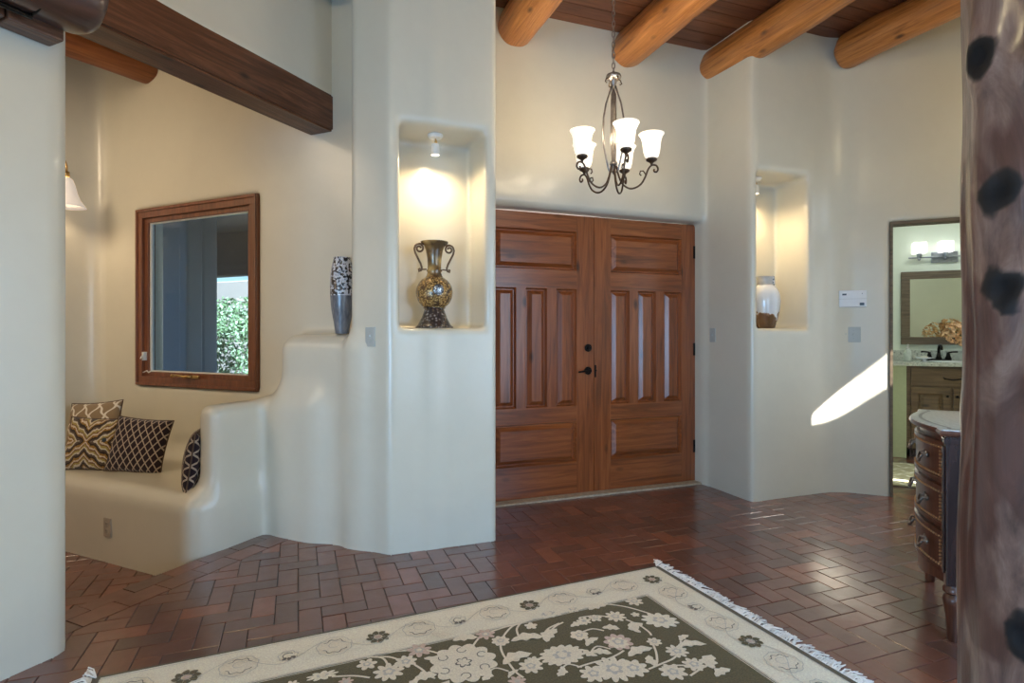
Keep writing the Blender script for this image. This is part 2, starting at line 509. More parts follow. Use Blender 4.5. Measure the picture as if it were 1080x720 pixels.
# --- left mass: window wall, stepped adobe wall, banco, niche column (diagonal frame)
Cp = uv2pq(0.504, 3.40)
def P_(u, v): return uv2pq(u, v)
col_poly = [P_(0.504, 3.40), P_(1.17, 3.40), P_(1.17, 4.15), P_(0.83, 4.15), (-2.345, 3.10), (-2.345, 2.761)]
def uvgrid(P):
    return ((P[0] + P[1]) / np.float32(S2), (P[1] - P[0]) / np.float32(S2), P[2])
def f_left(P):
    wallw = sd_box(P, (-6, 2.98, -0.6), (-1.9, 3.20, 4.2), 0.0)
    wallw = np.maximum(wallw, -sd_box(P, (-4.72, 2.80, 0.885), (-3.363, 3.5, 2.31), 0.0))
    wallp = sd_box(P, (-5.8, 1.5, -0.6), (-5.22, 3.3, 4.2), 0.0)
    w = smin(wallw, wallp, 0.14)
    banco = sd_box(P, (-5.9, 2.235, -0.6), (-3.04, 3.1, 0.345), 0.10)
    w = smin(w, banco, 0.16)
    arm = sd_box(P, (-3.20, 2.37, -0.6), (-3.04, 3.1, 0.865), 0.062)
    w = smin(w, arm, 0.12)
    low = sd_box(P, (-3.12, 2.761, -0.6), (-2.6, 3.1, 0.865), 0.06)
    hi_ = sd_box(P, (-2.965, 2.761, -0.6), (-2.2, 3.1, 1.298), 0.11)
    st = smin(low, hi_, 0.22)
    w = smin(w, st, 0.07)
    colm = sd_poly(P, col_poly, -0.6, 4.3, 0.035)
    U = uvgrid(P)
    niche = sd_box(U, (0.565, 3.20, 1.335), (1.095, 3.74, 2.565), 0.02)
    return smax(smin(w, colm, 0.10), -niche, 0.035)
me = surface_nets(f_left, (-5.45, 2.0, -0.2), (-1.5, 3.87, 3.80), 0.025, 'wall_left')
wl = link('wall_left', me, [M['plaster'], M['plaster_nook']], rot=AD)
tag(wl, kind='structure')
# nook side of the shell carries the warmer plaster of that room
pc = np.empty(len(me.polygons) * 3, np.float32); me.polygons.foreach_get('center', pc); pc = pc.reshape(-1, 3)
NOOK_IDX = None

# --- front mass: door wall, right niche column, diagonal wall with doorway (entry frame)
DP0, DP1, DTOP = 0.86, 1.74, 2.19
def f_front(P):
    dw = sd_box(P, (0.9, 4.02, -0.4), (3.6, 4.6, 4.3), 0.0)
    dw = smax(dw, -sd_box(P, (1.26, 3.6, -0.5), (3.275, 4.9, 2.262), 0.0), 0.07)
    colm = sd_box(P, (3.285, 3.49, -0.4), (4.6, 4.9, 4.3), 0.035)
    niche = sd_box(P, (3.348, 3.25, 1.345), (3.865, 3.83, 2.575), 0.02)
    colm = smax(colm, -niche, 0.035)
    w = smin(dw, colm, 0.05)
    pp = (P[0] - P[1]) / np.float32(S2); qq = (P[0] + P[1]) / np.float32(S2)
    D = (pp, qq, P[2])
    dg = sd_box(D, (0.2, 5.412, -0.4), (3.6, 5.53, 4.3), 0.0)
    dg = smax(dg, -sd_box(D, (DP0, 5.0, -0.5), (DP1, 6.0, DTOP), 0.0), 0.012)
    return smin(w, dg, 0.12)
me = surface_nets(f_front, (1.0, 1.9, -0.1), (5.8, 4.32, 3.80), 0.025, 'wall_front')
tag(link('wall_front', me, M['plaster'], rot=AU), kind='structure')

# --- near left wall beside the opening
def f_near(P):
    return sd_box(P, (-3.0, -4.2, -0.5), (-2.63, 1.40, 4.4), 0.06)
me = surface_nets(f_near, (-3.1, -3.6, -0.2), (-2.5, 1.6, 3.8), 0.04, 'wall_left_near')
tag(link('wall_left_near', me, M['plaster'], rot=AD), kind='structure')

# --- header over the dark beam
def f_head(P):
    return sd_box(P, (-2.83, 1.0, 2.86), (-2.685, 3.4, 4.4), 0.03)
me = surface_nets(f_head, (-2.95, 1.2, 2.8), (-2.55, 3.06, 3.8), 0.03, 'wall_header')
tag(link('wall_left_header', me, M['plaster'], rot=AD), kind='structure')

# --- plain outer shell behind the camera, with its glazed openings (diagonal frame)
def wall_with_hole(name, axis, c0, c1, a0, a1, z0, z1, holes, mat):
    """axis 'p': wall runs along p between a0..a1, thickness in q c0..c1; 'q' the other way"""
    mb = MB()
    cuts = sorted(set([a0, a1] + [x for h in holes for x in (h[0], h[1])]))
    for i in range(len(cuts) - 1):
        s0, s1 = cuts[i], cuts[i + 1]
        hs = [h for h in holes if h[0] <= s0 + 1e-6 and h[1] >= s1 - 1e-6]
        spans = [(z0, z1)]
        for h in hs: spans = [(z0, h[2]), (h[3], z1)]
        for a, b in spans:
            if b - a < 1e-4: continue
            if axis == 'p': mb.box(s0, s1, c0, c1, a, b)
            else: mb.box(c0, c1, s0, s1, a, b)
    o = mb.build(name, mat, rot=AD)
    tag(o, kind='structure')
    return o
TOPZ = 3.90
wall_with_hole('wall_back', 'p', -3.65, -3.5, -5.5, 1.5, -0.3, TOPZ, [(-2.2, 0.8, 0.15, 2.5)], M['plaster'])
wall_with_hole('wall_right', 'q', 1.38, 1.52, -3.5, 3.78, -0.1, TOPZ, [(0.3, 2.7, 0.45, 2.35)], M['plaster'])
wall_with_hole('wall_right_hall', 'q', 2.60, 2.74, 3.64, 5.45, -0.1, TOPZ, [(4.62, 5.36, 2.47, 2.89)], M['plaster'])  # unseen slot shaped to throw the sun streak on the diagonal wall
wall_with_hole('wall_right_return', 'p', 3.64, 3.78, 1.52, 2.60, -0.1, TOPZ, [], M['plaster'])
wall_with_hole('wall_left_nook', 'q', -5.45, -5.23, -3.5, 2.2, -0.3, TOPZ, [], M['plaster_nook'])
mb = MB(); mb.prism([(4.55, 2.46), (5.02, 2.46), (4.55, 2.76)], 2.60, 2.74, mat=Matrix(((0, 0, 1, 0), (1, 0, 0, 0), (0, 1, 0, 0), (0, 0, 0, 1))))  # unseen wedge added to taper the sun streak
tag(mb.build('wall_right_hall_sun_wedge', M['plaster'], rot=AD), kind='structure')
mb = MB(); mb.box(1.40, 5.6, -4.2, 3.64, 3.0, 3.15)  # roof added out of view to keep the sun off the rug
tag(mb.build('ceiling_sun_blocker_right', M['roofing'], rot=AD), kind='structure')
# bathroom shell
wall_with_hole('wall_bath_back', 'p', 7.75, 7.87, 0.68, 3.1, -0.1, 3.2, [], M['plaster_bath'])
wall_with_hole('wall_bath_left', 'q', 0.68, 0.80, 5.52, 7.75, -0.1, 3.2, [], M['plaster_bath'])
wall_with_hole('wall_bath_right', 'q', 2.98, 3.10, 5.52, 7.75, -0.1, 3.2, [], M['plaster_bath'])
mb = MB(); mb.box(0.68, 3.10, 5.53, 7.87, 3.0, 3.1)
tag(mb.build('ceiling_bath', M['plaster_bath'], rot=AD), kind='structure')

# --- ceiling: boards along u, over the rooms only (roof deck stops at the hall wall)
random.seed(3)
def planks():
    mb = MB(); cols = []
    v = -5.6
    while v < 4.5:
        w = 0.138
        # one board row, split in lengths
        u = -6.3 - random.random()
        while u < 6.2:
            L = 1.6 + random.random() * 1.8
            # keep boards inside the outline (diagonal frame): p < 2.74
            n0 = len(mb.f)
            a, b = u, min(u + L, 6.3)
            # clip by p = (u - v)/sqrt2 < 2.72
            lim = 2.70 * S2 + v
            b = min(b, lim)
            if b - a > 0.02:
                mb.box(a + 0.001, b - 0.001, v + 0.002, v + w - 0.004, CEIL, CEIL + 0.03)
                cols += [random.random()] * (len(mb.f) - n0)
            u += L
        v += w
    n0 = len(mb.f)
    return mb, cols
mb, cols = planks()
me = mb.mesh('ceiling')
at = me.color_attributes.new('brick', 'FLOAT_COLOR', 'CORNER')
lc = np.repeat(np.array(cols, np.float32), [p.loop_total for p in me.polygons])
at.data.foreach_set('color', np.stack([lc, lc, lc, np.ones_like(lc)], 1).ravel())
tag(link('ceiling', me, M['boards'], rot=AU), kind='structure')
# roof deck above the boards (same outline, in pq)
mb = MB(); mb.box(-5.5, 2.70, -3.7, 5.5, CEIL + 0.04, CEIL + 0.2)
tag(mb.build('ceiling_deck', M['roofing'], rot=AD), kind='structure')

# --- herringbone brick floor
def herringbone(inside, z, L=0.205, W=0.1025, gap=0.004, bev=0.003, rng=(-4.6, 6.6, -4.0, 6.8), seed=1):
    random.seed(seed)
    mb = MB(); cols = []
    def brick(x0, x1, y0, y1):
        cx, cy = (x0 + x1) / 2, (y0 + y1) / 2
        if not inside(cx, cy): return
        g = gap / 2
        dz = (random.random() - 0.5) * 0.0016
        tx = (random.random() - 0.5) * 0.010; ty = (random.random() - 0.5) * 0.010
        x0 += g; x1 -= g; y0 += g; y1 -= g
        def zz(x, y): return z + dz + (x - cx) * tx + (y - cy) * ty
        b = bev
        top = [(x0 + b, y0 + b), (x1 - b, y0 + b), (x1 - b, y1 - b), (x0 + b, y1 - b)]
        out = [(x0, y0), (x1, y0), (x1, y1), (x0, y1)]
        vs = [(x, y, zz(x, y)) for x, y in top] + [(x, y, zz(x, y) - b) for x, y in out] + [(x, y, z - 0.012) for x, y in out]
        fs = [(0, 1, 2, 3)]
        for r0, r1 in ((4, 0), (8, 4)):
            for k in range(4):
                k2 = (k + 1) % 4
                fs.append((r0 + k, r0 + k2, r1 + k2, r1 + k))
        mb.add(vs, fs)
        c = min(1, max(0, random.gauss(0.42, 0.24)))
        cols.extend([c] * len(fs))
    # 90 degree herringbone: brick pairs repeat on the lattice (W, W)+(2L...)
    n = int(14 / W)
    for i in range(-n, n):
        for j in range(-n, n):
            # horizontal brick occupies cells (i, j), (i+1, j) when (i - j) % 4 == 0; vertical one (i, j),(i,j+1) when (i - j) % 4 == 2 ... shifted
            m_ = (i - j) % 4
            x = i * W; y = j * W
            if x < rng[0] or x > rng[1] or y < rng[2] or y > rng[3]: continue
            if m_ == 0: brick(x, x + 2 * W, y, y + W)
            elif m_ == 3: brick(x, x + W, y - 0 * W, y + 2 * W) if False else None
            if m_ == 2: brick(x, x + W, y, y + 2 * W) if ((i - j) % 4 == 2) else None
    return mb, cols
def paint(me, cols):
    at = me.color_attributes.new('brick', 'FLOAT_COLOR', 'CORNER')
    lc = np.repeat(np.array(cols, np.float32), [p.loop_total for p in me.polygons])
    at.data.foreach_set('color', np.stack([lc, lc, lc, np.ones_like(lc)], 1).ravel())

def floor_cells(inside, z, seed, W=0.1025, rng=(-4.6, 6.6, -4.6, 7.4)):
    """herringbone by cells: horizontal brick at cells (i,j),(i+1,j) if (i+j... )"""
    random.seed(seed)
    mb = MB(); cols = []
    gap, b = 0.0032, 0.002
    def brick(x0, x1, y0, y1):
        cx, cy = (x0 + x1) / 2, (y0 + y1) / 2
        if not inside(cx, cy): return
        g = gap / 2
        dz = (random.random() - 0.5) * 0.0018
        tx = (random.random() - 0.5) * 0.008; ty = (random.random() - 0.5) * 0.008
        x0 += g; x1 -= g; y0 += g; y1 -= g
        def zz(x, y): return z + dz + (x - cx) * tx + (y - cy) * ty
        top = [(x0 + b, y0 + b), (x1 - b, y0 + b), (x1 - b, y1 - b), (x0 + b, y1 - b)]
        out = [(x0, y0), (x1, y0), (x1, y1), (x0, y1)]
        vs = [(x, y, zz(x, y)) for x, y in top] + [(x, y, zz(x, y) - b) for x, y in out] + [(x, y, z - 0.012) for x, y in out]
        fs = [(0, 1, 2, 3)]
        for r0, r1 in ((4, 0), (8, 4)):
            for k in range(4):
                k2 = (k + 1) % 4
                fs.append((r0 + k, r0 + k2, r1 + k2, r1 + k))
        mb.add(vs, fs)
        cols.extend([min(1, max(0, random.gauss(0.42, 0.26)))] * len(fs))
    i0, i1 = int(rng[0] / W), int(rng[1] / W)
    j0, j1 = int(rng[2] / W), int(rng[3] / W)
    for i in range(i0, i1):
        for j in range(j0, j1):
            s = (i + j) % 4
            x, y = i * W, j * W
            if s == 0: brick(x, x + 2 * W, y, y + W)          # covers (i,j) s=0 and (i+1,j) s=1
            elif s == 2: brick(x, x + W, y, y + 2 * W)        # covers (i,j) s=2 and (i,j+1) s=3
    return mb, cols

STEP = -3.02
def in_up(u, v):
    p, q = uv2pq(u, v)
    if p < STEP + 0.05: return False
    if p > 3.0 or q < -3.55 or q > 7.75: return False
    if v > 4.35 and q < 5.6: return False
    if q > 3.1 and p < -1.4 and v > 4.35: return False
    if q > 5.5 and (p < 0.78): return False
    if p > 1.45 and q < 3.7: return False
    return True
mb, cols = floor_cells(in_up, 0.0, 5)
me = mb.mesh('floor'); paint(me, cols)
bm = bmesh.new(); bm.from_mesh(me)
_co = pq2uv(STEP + 0.238, 0.0); _no = pq2uv(-1.0, 0.0)
bmesh.ops.bisect_plane(bm, geom=bm.verts[:] + bm.edges[:] + bm.faces[:], plane_co=(_co[0], _co[1], 0), plane_no=(_no[0], _no[1], 0), clear_outer=True)
bm.to_mesh(me); bm.free()
tag(link('floor', me, M['brick'], rot=AU), kind='structure')
mb, cols = MB(), []
# border row of bricks along the step (diagonal frame -> entry frame)
random.seed(11)
def border_row(mb, cols, p0, p1, wq, q0, q1):
    q = q0
    while q < q1:
        pts = [(p0 + .002, q + .002), (p1 - .002, q + .002), (p1 - .002, q + wq - .003), (p0 + .002, q + wq - .003)]
        uv = [pq2uv(*a) for a in pts]
        dz = (random.random() - .5) * 0.002
        n = len(mb.f)
        mb.prism(uv, -0.06, 0.0005 + dz)
        cols.extend([min(1, max(0, random.gauss(0.55, 0.25)))] * (len(mb.f) - n))
        q += wq
border_row(mb, cols, STEP, STEP + 0.105, 0.205, -3.5, 2.9)
border_row(mb, cols, STEP + 0.105, STEP + 0.235, 0.205, -3.4, 2.9)
me = mb.mesh('floor_border'); paint(me, cols)
tag(link('floor_border', me, M['brick'], rot=AU), kind='structure')
mb = MB(); mb.box(STEP + 0.004, 3.1, -3.6, 7.87, -0.30, -0.0065)
tag(mb.build('floor_grout', M['grout'], rot=AD), kind='structure')
mb, cols = floor_cells(lambda u, v: (lambda p, q: -5.4 < p < STEP + 0.2 and -3.6 < q < 2.6)(*uv2pq(u, v)), LOWZ, 9, rng=(-7, 2, -5, 7))
me = mb.mesh('floor_lower'); paint(me, cols)
tag(link('floor_lower', me, M['brick'], rot=AU), kind='structure')
mb = MB(); mb.box(-5.45, STEP, -3.6, 3.1, -0.32, LOWZ - 0.0065)
tag(mb.build('floor_lower_grout', M['grout'], rot=AD), kind='structure')

# threshold strip at the doors
mb = MB(); mb.box(1.20, 3.30, 4.055, 4.20, -0.004, 0.014, 0.004)
tag(mb.build('trim_1', M['threshold'], rot=AU), kind='structure')
# thin dark casing of the bathroom doorway
mb = MB()
mb.box(DP0 - 0.006, DP0 + 0.014, 5.408, 5.540, 0.0, DTOP - 0.02)
mb.box(DP1 - 0.014, DP1 + 0.006, 5.408, 5.540, 0.0, DTOP - 0.02)
mb.box(DP0 - 0.006, DP1 + 0.006, 5.408, 5.540, DTOP - 0.02, DTOP + 0.006)
tag(mb.build('trim_2', M['mirror_frame'], rot=AD), kind='structure')

# ------------------------------------------------------------------ logs and beams
def log_mesh(name, length, r, seed, taper=0.02, wob=0.012, nseg=40, n=28, endround=True, knots=6, bumpk=0.02):
    rnd = random.Random(seed)
    ks = [(rnd.uniform(0.05, 0.95) * length, rnd.uniform(0, 2 * PI), rnd.uniform(0.5, 1.0)) for _ in range(knots)]
    vs = []; fs = []
    ts = [0.0, 0.010, 0.03, 0.06] + [0.06 + (length - 0.06) * (i + 1) / nseg for i in range(nseg)]
    for t in ts:
        rr = r * (1 - taper * t / max(length, .01))
        if endround and t < 0.06: rr *= (0.80, 0.90, 0.97)[[0.0, 0.010, 0.03].index(t)] if t in (0.0, 0.010, 0.03) else 1.0
        ox = wob * mnoise.noise(Vector((t * 0.9, seed, 0))); oz = wob * mnoise.noise(Vector((t * 0.9, seed, 7)))
        for k in range(n):
            a = 2 * PI * k / n
            d = 0.02 * r / .15 * mnoise.noise(Vector((math.cos(a) * 1.1, math.sin(a) * 1.1, t * 0.8 + seed * 3)))
            for kt, ka, kr in ks:
                da = (a - ka + PI) % (2 * PI) - PI
                dd = ((t - kt) / 0.07) ** 2 + (da * r / 0.05) ** 2
                d += bumpk * kr * math.exp(-dd)
            vs.append((ox + (rr + d) * math.cos(a), t, oz + (rr + d) * math.sin(a)))
    L = len(ts)
    for i in range(L - 1):
        for k in range(n):
            k2 = (k + 1) % n
            fs.append((i * n + k, (i + 1) * n + k, (i + 1) * n + k2, i * n + k2))
    fs.append(tuple(range(n))); fs.append(tuple((L - 1) * n + k for k in range(n - 1, -1, -1)))
    me = bpy.data.meshes.new(name); me.from_pydata(vs, [], fs); me.update()
    return me
# the mesh runs along +y from its rounded end; rotate by 180 to run towards the camera
def viga(loc, rz, length, r, seed, mat, label, name='ceiling_beam', cat='beam', **k):
    o = link(name, log_mesh(name, length, r, seed, **k), mat, rot=rz, loc=loc, smooth=True, auto=50)
    return tag(o, label, cat)
VB = 3.60
for u, v, ln, lab in [(0.22, 3.86, 7.5, 'dark end of a round ceiling log glimpsed between the header wall and the niche column'),
                      (1.53, 4.06, 7.5, 'round log ceiling beam ending just right of the tall niche column'),
                      (2.505, 4.06, 7.5, 'round log ceiling beam behind the chandelier chain above the double doors'),
                      (3.36, 4.06, 6.0, 'long round log ceiling beam ending above the right edge of the doors'),
                      (4.20, 3.44, 4.2, 'rightmost round log ceiling beam, meeting the wall above the thermostat')]:
    w = uv2w(u, v, VB)
    viga(w, AU + PI, ln, 0.142 if u > 1 else 0.13, int(u * 10), M['viga'], lab, wob=0.03)
# nook log
w = pq2w(-3.98, 3.02, 3.36)
viga(pq2w(-4.58, 3.02, 3.445), AD + PI - R(8.1), 3.2, 0.13, 77, M['viga_nook'], 'orange round log beam of the window nook, seen behind the dark square beam')
# square header beam (hand-hewn)
def hewn(name, sx, L, sz, seed):
    bm = bmesh.new()
    bmesh.ops.create_cube(bm, size=1.0)
    for v in bm.verts: v.co = Vector((v.co.x * sx, (v.co.y + .5) * L, v.co.z * sz))
    es = [e for e in bm.edges if abs(e.verts[0].co.y - e.verts[1].co.y) > L * .5]
    bmesh.ops.bevel(bm, geom=es, offset=0.012, segments=2, affect='EDGES')
    es = [e for e in bm.edges if abs(e.verts[0].co.y - e.verts[1].co.y) > L * .5]
    bmesh.ops.subdivide_edges(bm, edges=es, cuts=40)
    for v in bm.verts:
        nv = mnoise.noise_vector(Vector((v.co.x * 6, v.co.y * 2.5, v.co.z * 6 + seed)))
        v.co += Vector((nv.x, 0, nv.z)) * 0.0045
    me = bpy.data.meshes.new(name); bm.to_mesh(me); bm.free(); return me
o = link('square_beam', hewn('square_beam', 0.20, 1.66, 0.245, 2), M['beam'], rot=AD, loc=pq2w(-2.775, 1.34, 2.775), smooth=True, auto=35)
tag(o, 'dark brown square-hewn beam carrying the plaster header over the window nook opening', 'beam')
# rounded log with iron strap and bracket board at the top of the near left wall
t = empty('corbel_log', pq2w(-2.478, 1.38, 2.62), AD, 'dark round strapped log on a bracket board, top of the near left wall', 'beam')
link('log', log_mesh('log', 3.2, 0.143, 31, wob=0.004, knots=2), M['log_dark'], t, rot=PI, smooth=True, auto=50)
mb = MB(); 
mb.tube([(0.147 * math.cos(a), -0.20, 0.147 * math.sin(a)) for a in [2 * PI * k / 32 for k in range(32)]], 0.006, n=6, closed=True)
mb.tube([(-0.0, -0.2 - i * 0.1, -0.156) for i in range(26)], 0.010, n=6)  # black rod standing in for the shadow gap between log and board
mb.build('strap_and_gap_shade', M['iron'], t, smooth=True)
mb = MB(); mb.box(-0.145, -0.055, -3.1, -0.255, -0.172, -0.112, 0.006); mb.box(-0.145, -0.047, -0.25, -0.07, -0.177, -0.112, 0.006)
mb.build('bracket_board', M['beam'], t)

# foreground post
def post_mesh():
    rnd = random.Random(4)
    r0 = 0.168
    kn = [(0.02, 2.11, .8), (2.60, 1.93, 1.0), (2.15, 1.95, 1.0), (2.45, 1.50, 1.0), (2.75, 1.40, .9), (2.85, 0.62, .9)]
    # (angle, z, strength); angle pi faces -x
    kn = [(PI + 0.05, 1.93, 1.1), (PI + 0.75, 1.86, 1.3), (PI + 0.35, 1.40, 0.8), (PI + 1.05, 1.20, 1.4), (PI + 0.6, 0.66, 0.9), (PI + 1.3, 2.2, .9), (PI - 1.2, 1.1, 1), (PI + .25, 1.62, .5)]
    n, nz = 72, 200
    vs = []; fs = []; 
    zt = 3.455
    for i in range(nz + 1):
        z = zt * i / nz
        for k in range(n):
            a = 2 * PI * k / n
            d = 0.016 * mnoise.noise(Vector((math.cos(a) * 1.3, math.sin(a) * 1.3, z * 0.9)))
            d += 0.010 * mnoise.noise(Vector((math.cos(a) * 3, math.sin(a) * 3, z * 2.2 + 9)))
            d += 0.0025 * mnoise.noise(Vector((math.cos(a) * 14, math.sin(a) * 14, z * 2 + 5)))
            # hand-peeled facets
            d -= 0.008 * abs(math.sin(a * 4 + 1.4 * mnoise.noise(Vector((a, z * 1.5, 3)))))
            for ka, kz, ks in kn:
                da = (a - ka + PI) % (2 * PI) - PI
                rr = math.hypot((z - kz) / 0.050, da * r0 / 0.038)
                d += 0.020 * ks * math.exp(-rr * rr * 0.5) - 0.030 * ks * math.exp(-(rr * 2.2) ** 2)
            vs.append(((r0 + d) * math.cos(a), (r0 + d) * math.sin(a), z))
    for i in range(nz):
        for k in range(n):
            k2 = (k + 1) % n
            fs.append((i * n + k, i * n + k2, (i + 1) * n + k2, (i + 1) * n + k))
    fs.append(tuple(range(n - 1, -1, -1))); fs.append(tuple(nz * n + k for k in range(n)))
    me = bpy.data.meshes.new('log_post'); me.from_pydata(vs, [], fs); me.update()
    at = me.color_attributes.new('knot', 'FLOAT_COLOR', 'POINT')
    cl = []
    for x, y, z in vs:
        a = math.atan2(y, x) % (2 * PI); w = 0
        for ka, kz, ks in kn:
            da = (a - ka + PI) % (2 * PI) - PI
            rr = math.hypot((z - kz) / 0.050, da * r0 / 0.038)
            rr += 0.5 * mnoise.noise(Vector((x * 25, y * 25, z * 25)))
            w = max(w, max(0, min(1, 1.35 - rr)))
        cl += [w, w, w, 1]
    at.data.foreach_set('color', cl)
    return me
def post_mat():
    m = NT('post_bark_varnish')
    v = m.coord((7, 7, 1.6))
    f = m.noise(v, 1.3, 8, 0.62, 2.6)
    g = m.noise(m.coord((1.6, 1.6, 0.9)), 2.2, 3, 0.5, 1.0)
    a = m.ramp(f, [(0.3, (0.10, 0.060, 0.050)), (0.5, (0.27, 0.165, 0.135)), (0.72, (0.44, 0.32, 0.265))])
    b = m.ramp(f, [(0.3, (0.075, 0.034, 0.028)), (0.6, (0.17, 0.080, 0.064)), (0.8, (0.26, 0.14, 0.115))])
    c = m.mix(m.ramp(g, [(0.44, (0, 0, 0)), (0.5, (1, 1, 1))]), a, b)
    at = m.n('ShaderNodeAttribute'); at.attribute_name = 'knot'
    c = m.mix(m.ramp(at.outputs['Fac'], [(0.25, (0, 0, 0)), (0.55, (1, 1, 1))]), c, (0.006, 0.005, 0.006))
    fs_ = m.noise(m.coord((42, 42, 2.2)), 1.4, 6, 0.7, 0.6)
    c = m.mix(m.math('MULTIPLY', fs_, 0.6), c, (0.06, 0.032, 0.028))
    c = m.mix(m.ramp(at.outputs['Fac'], [(0.2, (0, 0, 0)), (0.5, (1, 1, 1))]), c, (0.006, 0.005, 0.006))
    m.color(c)
    m.set(rough=m.math('ADD', 0.36, m.math('MULTIPLY', at.outputs['Fac'], 0.5)), coat=m.math('SUBTRACT', 0.4, m.math('MULTIPLY', at.outputs['Fac'], 0.4)), coatr=0.18)
    m.bump(m.math('ADD', f, m.math('MULTIPLY', m.noise(m.coord((30, 30, 3)), 2.0, 5), 0.5)), 0.4, 0.006)
    return m.m
o = link('log_post', post_mesh(), post_mat(), loc=(1.236, 1.31, 0.0), smooth=True)
tag(o, 'thick peeled log post with black knots standing in the right foreground', 'post')

# ------------------------------------------------------------------ double doors (entry frame; local x along the wall, y into it)
def leaf(n, u0, u1, mirror):
    """one door leaf: origin at its lower left corner"""
    W_ = u1 - u0; H = 2.238; T = 0.045
    base = uv2w(u0, 4.145, 0.016)
    st = 0.155 if not mirror else 0.143     # left stile
    sr = 0.143 if not mirror else 0.155
    e = None
    mb = MB()
    zr = [(0, 0.25), (0.578, 0.704), (1.645, 1.794), (2.108, H)]     # rails
    x0, x1 = st, W_ - sr
    pw = 0.18; gp = (x1 - x0 - 3 * pw) / 2
    # stiles
    b = 0.0
    # body in one mesh: stiles vertical grain (mi 0), rails horizontal grain (mi 1)
    mb.box(0, st, 0, T, 0, H, b, 0); mb.box(W_ - sr, W_, 0, T, 0, H, b, 0)
    for a, c in zr: mb.box(x0, x1, 0, T, a, c, b, 1)
    for k in range(2):
        xx = x0 + pw * (k + 1) + gp * k
        mb.box(xx, xx + gp, 0, T, 0.704, 1.645, b, 0)
    d = mb.build('door_%d' % n, [M['door_v'], M['door_h']], rot=AU, loc=base)
    tag(d, kind='structure')
    for (a, c, e0, e1, hz) in [(x0, x1, 0.25, 0.578, 1), (x0, x1, 1.794, 2.108, 1)] + \
            [(x0 + k * (pw + gp), x0 + k * (pw + gp) + pw, 0.704, 1.645, 0) for k in range(3)]:
        pm = MB(); frame_panel_mb(pm, a, c, e0, e1, 0.0, 0.024, 0.030)
        pm.build('panel', M['door_h'] if hz else M['door_v'], d)
    return d
SE = 2.265
dl = leaf(1, 1.262, SE - 0.002, True)
dr = leaf(2, SE + 0.002, 3.268, False)
# hardware
mb = MB()
rotx = Matrix.Rotation(R(90), 4, 'X')
def disc(mb, x, z, r, d0, d1, mi=0, n=28):
    m = Matrix.Translation((x, 0, z)) @ rotx
    mb.lathe([(r * .98, -0.001), (r, d0 + 0.002), (r * 0.85, d1), (0.0001, d1)], n=n, mi=mi, mat=m)
lx = 2.209 - 1.262
disc(mb, lx, 1.170, 0.031, 0.008, 0.014); disc(mb, lx, 1.170, 0.016, 0.02, 0.026)
mb.build('deadbolt', M['iron'], dl, smooth=True, auto=40)
mb = MB(); disc(mb, lx, 0.985, 0.032, 0.008, 0.016); disc(mb, lx, 0.985, 0.014, 0.04, 0.046)
mb.tube([(lx, -0.040, 0.985), (lx - 0.03, -0.046, 0.986), (lx - 0.07, -0.046, 0.982), (lx - 0.105, -0.044, 0.978)], [0.009, 0.009, 0.008, 0.007], n=10)
mb.build('lever_handle', M['iron'], dl, smooth=True, auto=40)
mb = MB(); mb.box(0.004, 0.018, -0.004, 0.0, 0.93, 1.03); mb.ball((0.012, -0.008, 0.985), 0.008)
mb.build('strike_plate', M['iron'], dr)
for z in (2.0, 1.15, 0.30):
    mb = MB()
    mb.box(1.003 - 0.022, 1.003 + 0.004, -0.004, 0.002, z - 0.055, z + 0.055, 0.001)
    mb.tube([(1.003 + 0.006, -0.008, z - 0.058), (1.003 + 0.006, -0.008, z + 0.058)], 0.008, n=10)
    mb.ball((1.009, -0.008, z + 0.062), 0.008); mb.ball((1.009, -0.008, z - 0.062), 0.008)
    mb.build('hinge', M['iron'], dr, smooth=True, auto=40)

# ------------------------------------------------------------------ window of the nook
wp0, wp1, wz0, wz1 = -4.72, -3.363, 0.885, 2.31
win = empty('window_1', pq2w(wp0, 2.98, wz0), AD); tag(win, kind='structure')
Ww, Hw = wp1 - wp0, wz1 - wz0
def rect_frame(mb, x0, x1, z0, z1, w, y0, y1, bev=0.004, mi=0):
    mb.box(x0, x1, y0, y1, z0, z0 + w, bev, mi); mb.box(x0, x1, y0, y1, z1 - w, z1, bev, mi)
    mb.box(x0, x0 + w, y0, y1, z0 + w, z1 - w, bev, mi); mb.box(x1 - w, x1, y0, y1, z0 + w, z1 - w, bev, mi)
mb = MB()
rect_frame(mb, 0.0, Ww, 0.0, Hw, 0.075, -0.012, 0.02)
rect_frame(mb, 0.004, Ww - 0.004, 0.004, Hw - 0.004, 0.022, -0.022, 0.02)
mb.build('window_frame', M['casing'], win)
mb = MB(); rect_frame(mb, 0.06, Ww - 0.06, 0.055, Hw - 0.055, 0.055, 0.012, 0.075)
mb.build('sash', M['casing'], win)
mb = MB(); rect_frame(mb, 0.112, Ww - 0.112, 0.107, Hw - 0.107, 0.012, 0.03, 0.06, 0.001)
mb.build('glazing_bead', M['white_metal'], win)
mb = MB(); mb.box(0.115, Ww - 0.115, 0.045, 0.051, 0.11, Hw - 0.11)
mb.build('pane', M['glass'], win)
mb = MB()
mb.box(0.60, 0.76, -0.028, -0.010, 0.075, 0.098, 0.004)
mb.tube([(0.69, -0.03, 0.09), (0.64, -0.055, 0.088), (0.56, -0.06, 0.098), (0.50, -0.05, 0.092)], [0.011, 0.010, 0.008, 0.012], n=8)
mb.ball((0.50, -0.05, 0.092), 0.015)
mb.build('crank_handle', M['brass'], win, smooth=True)
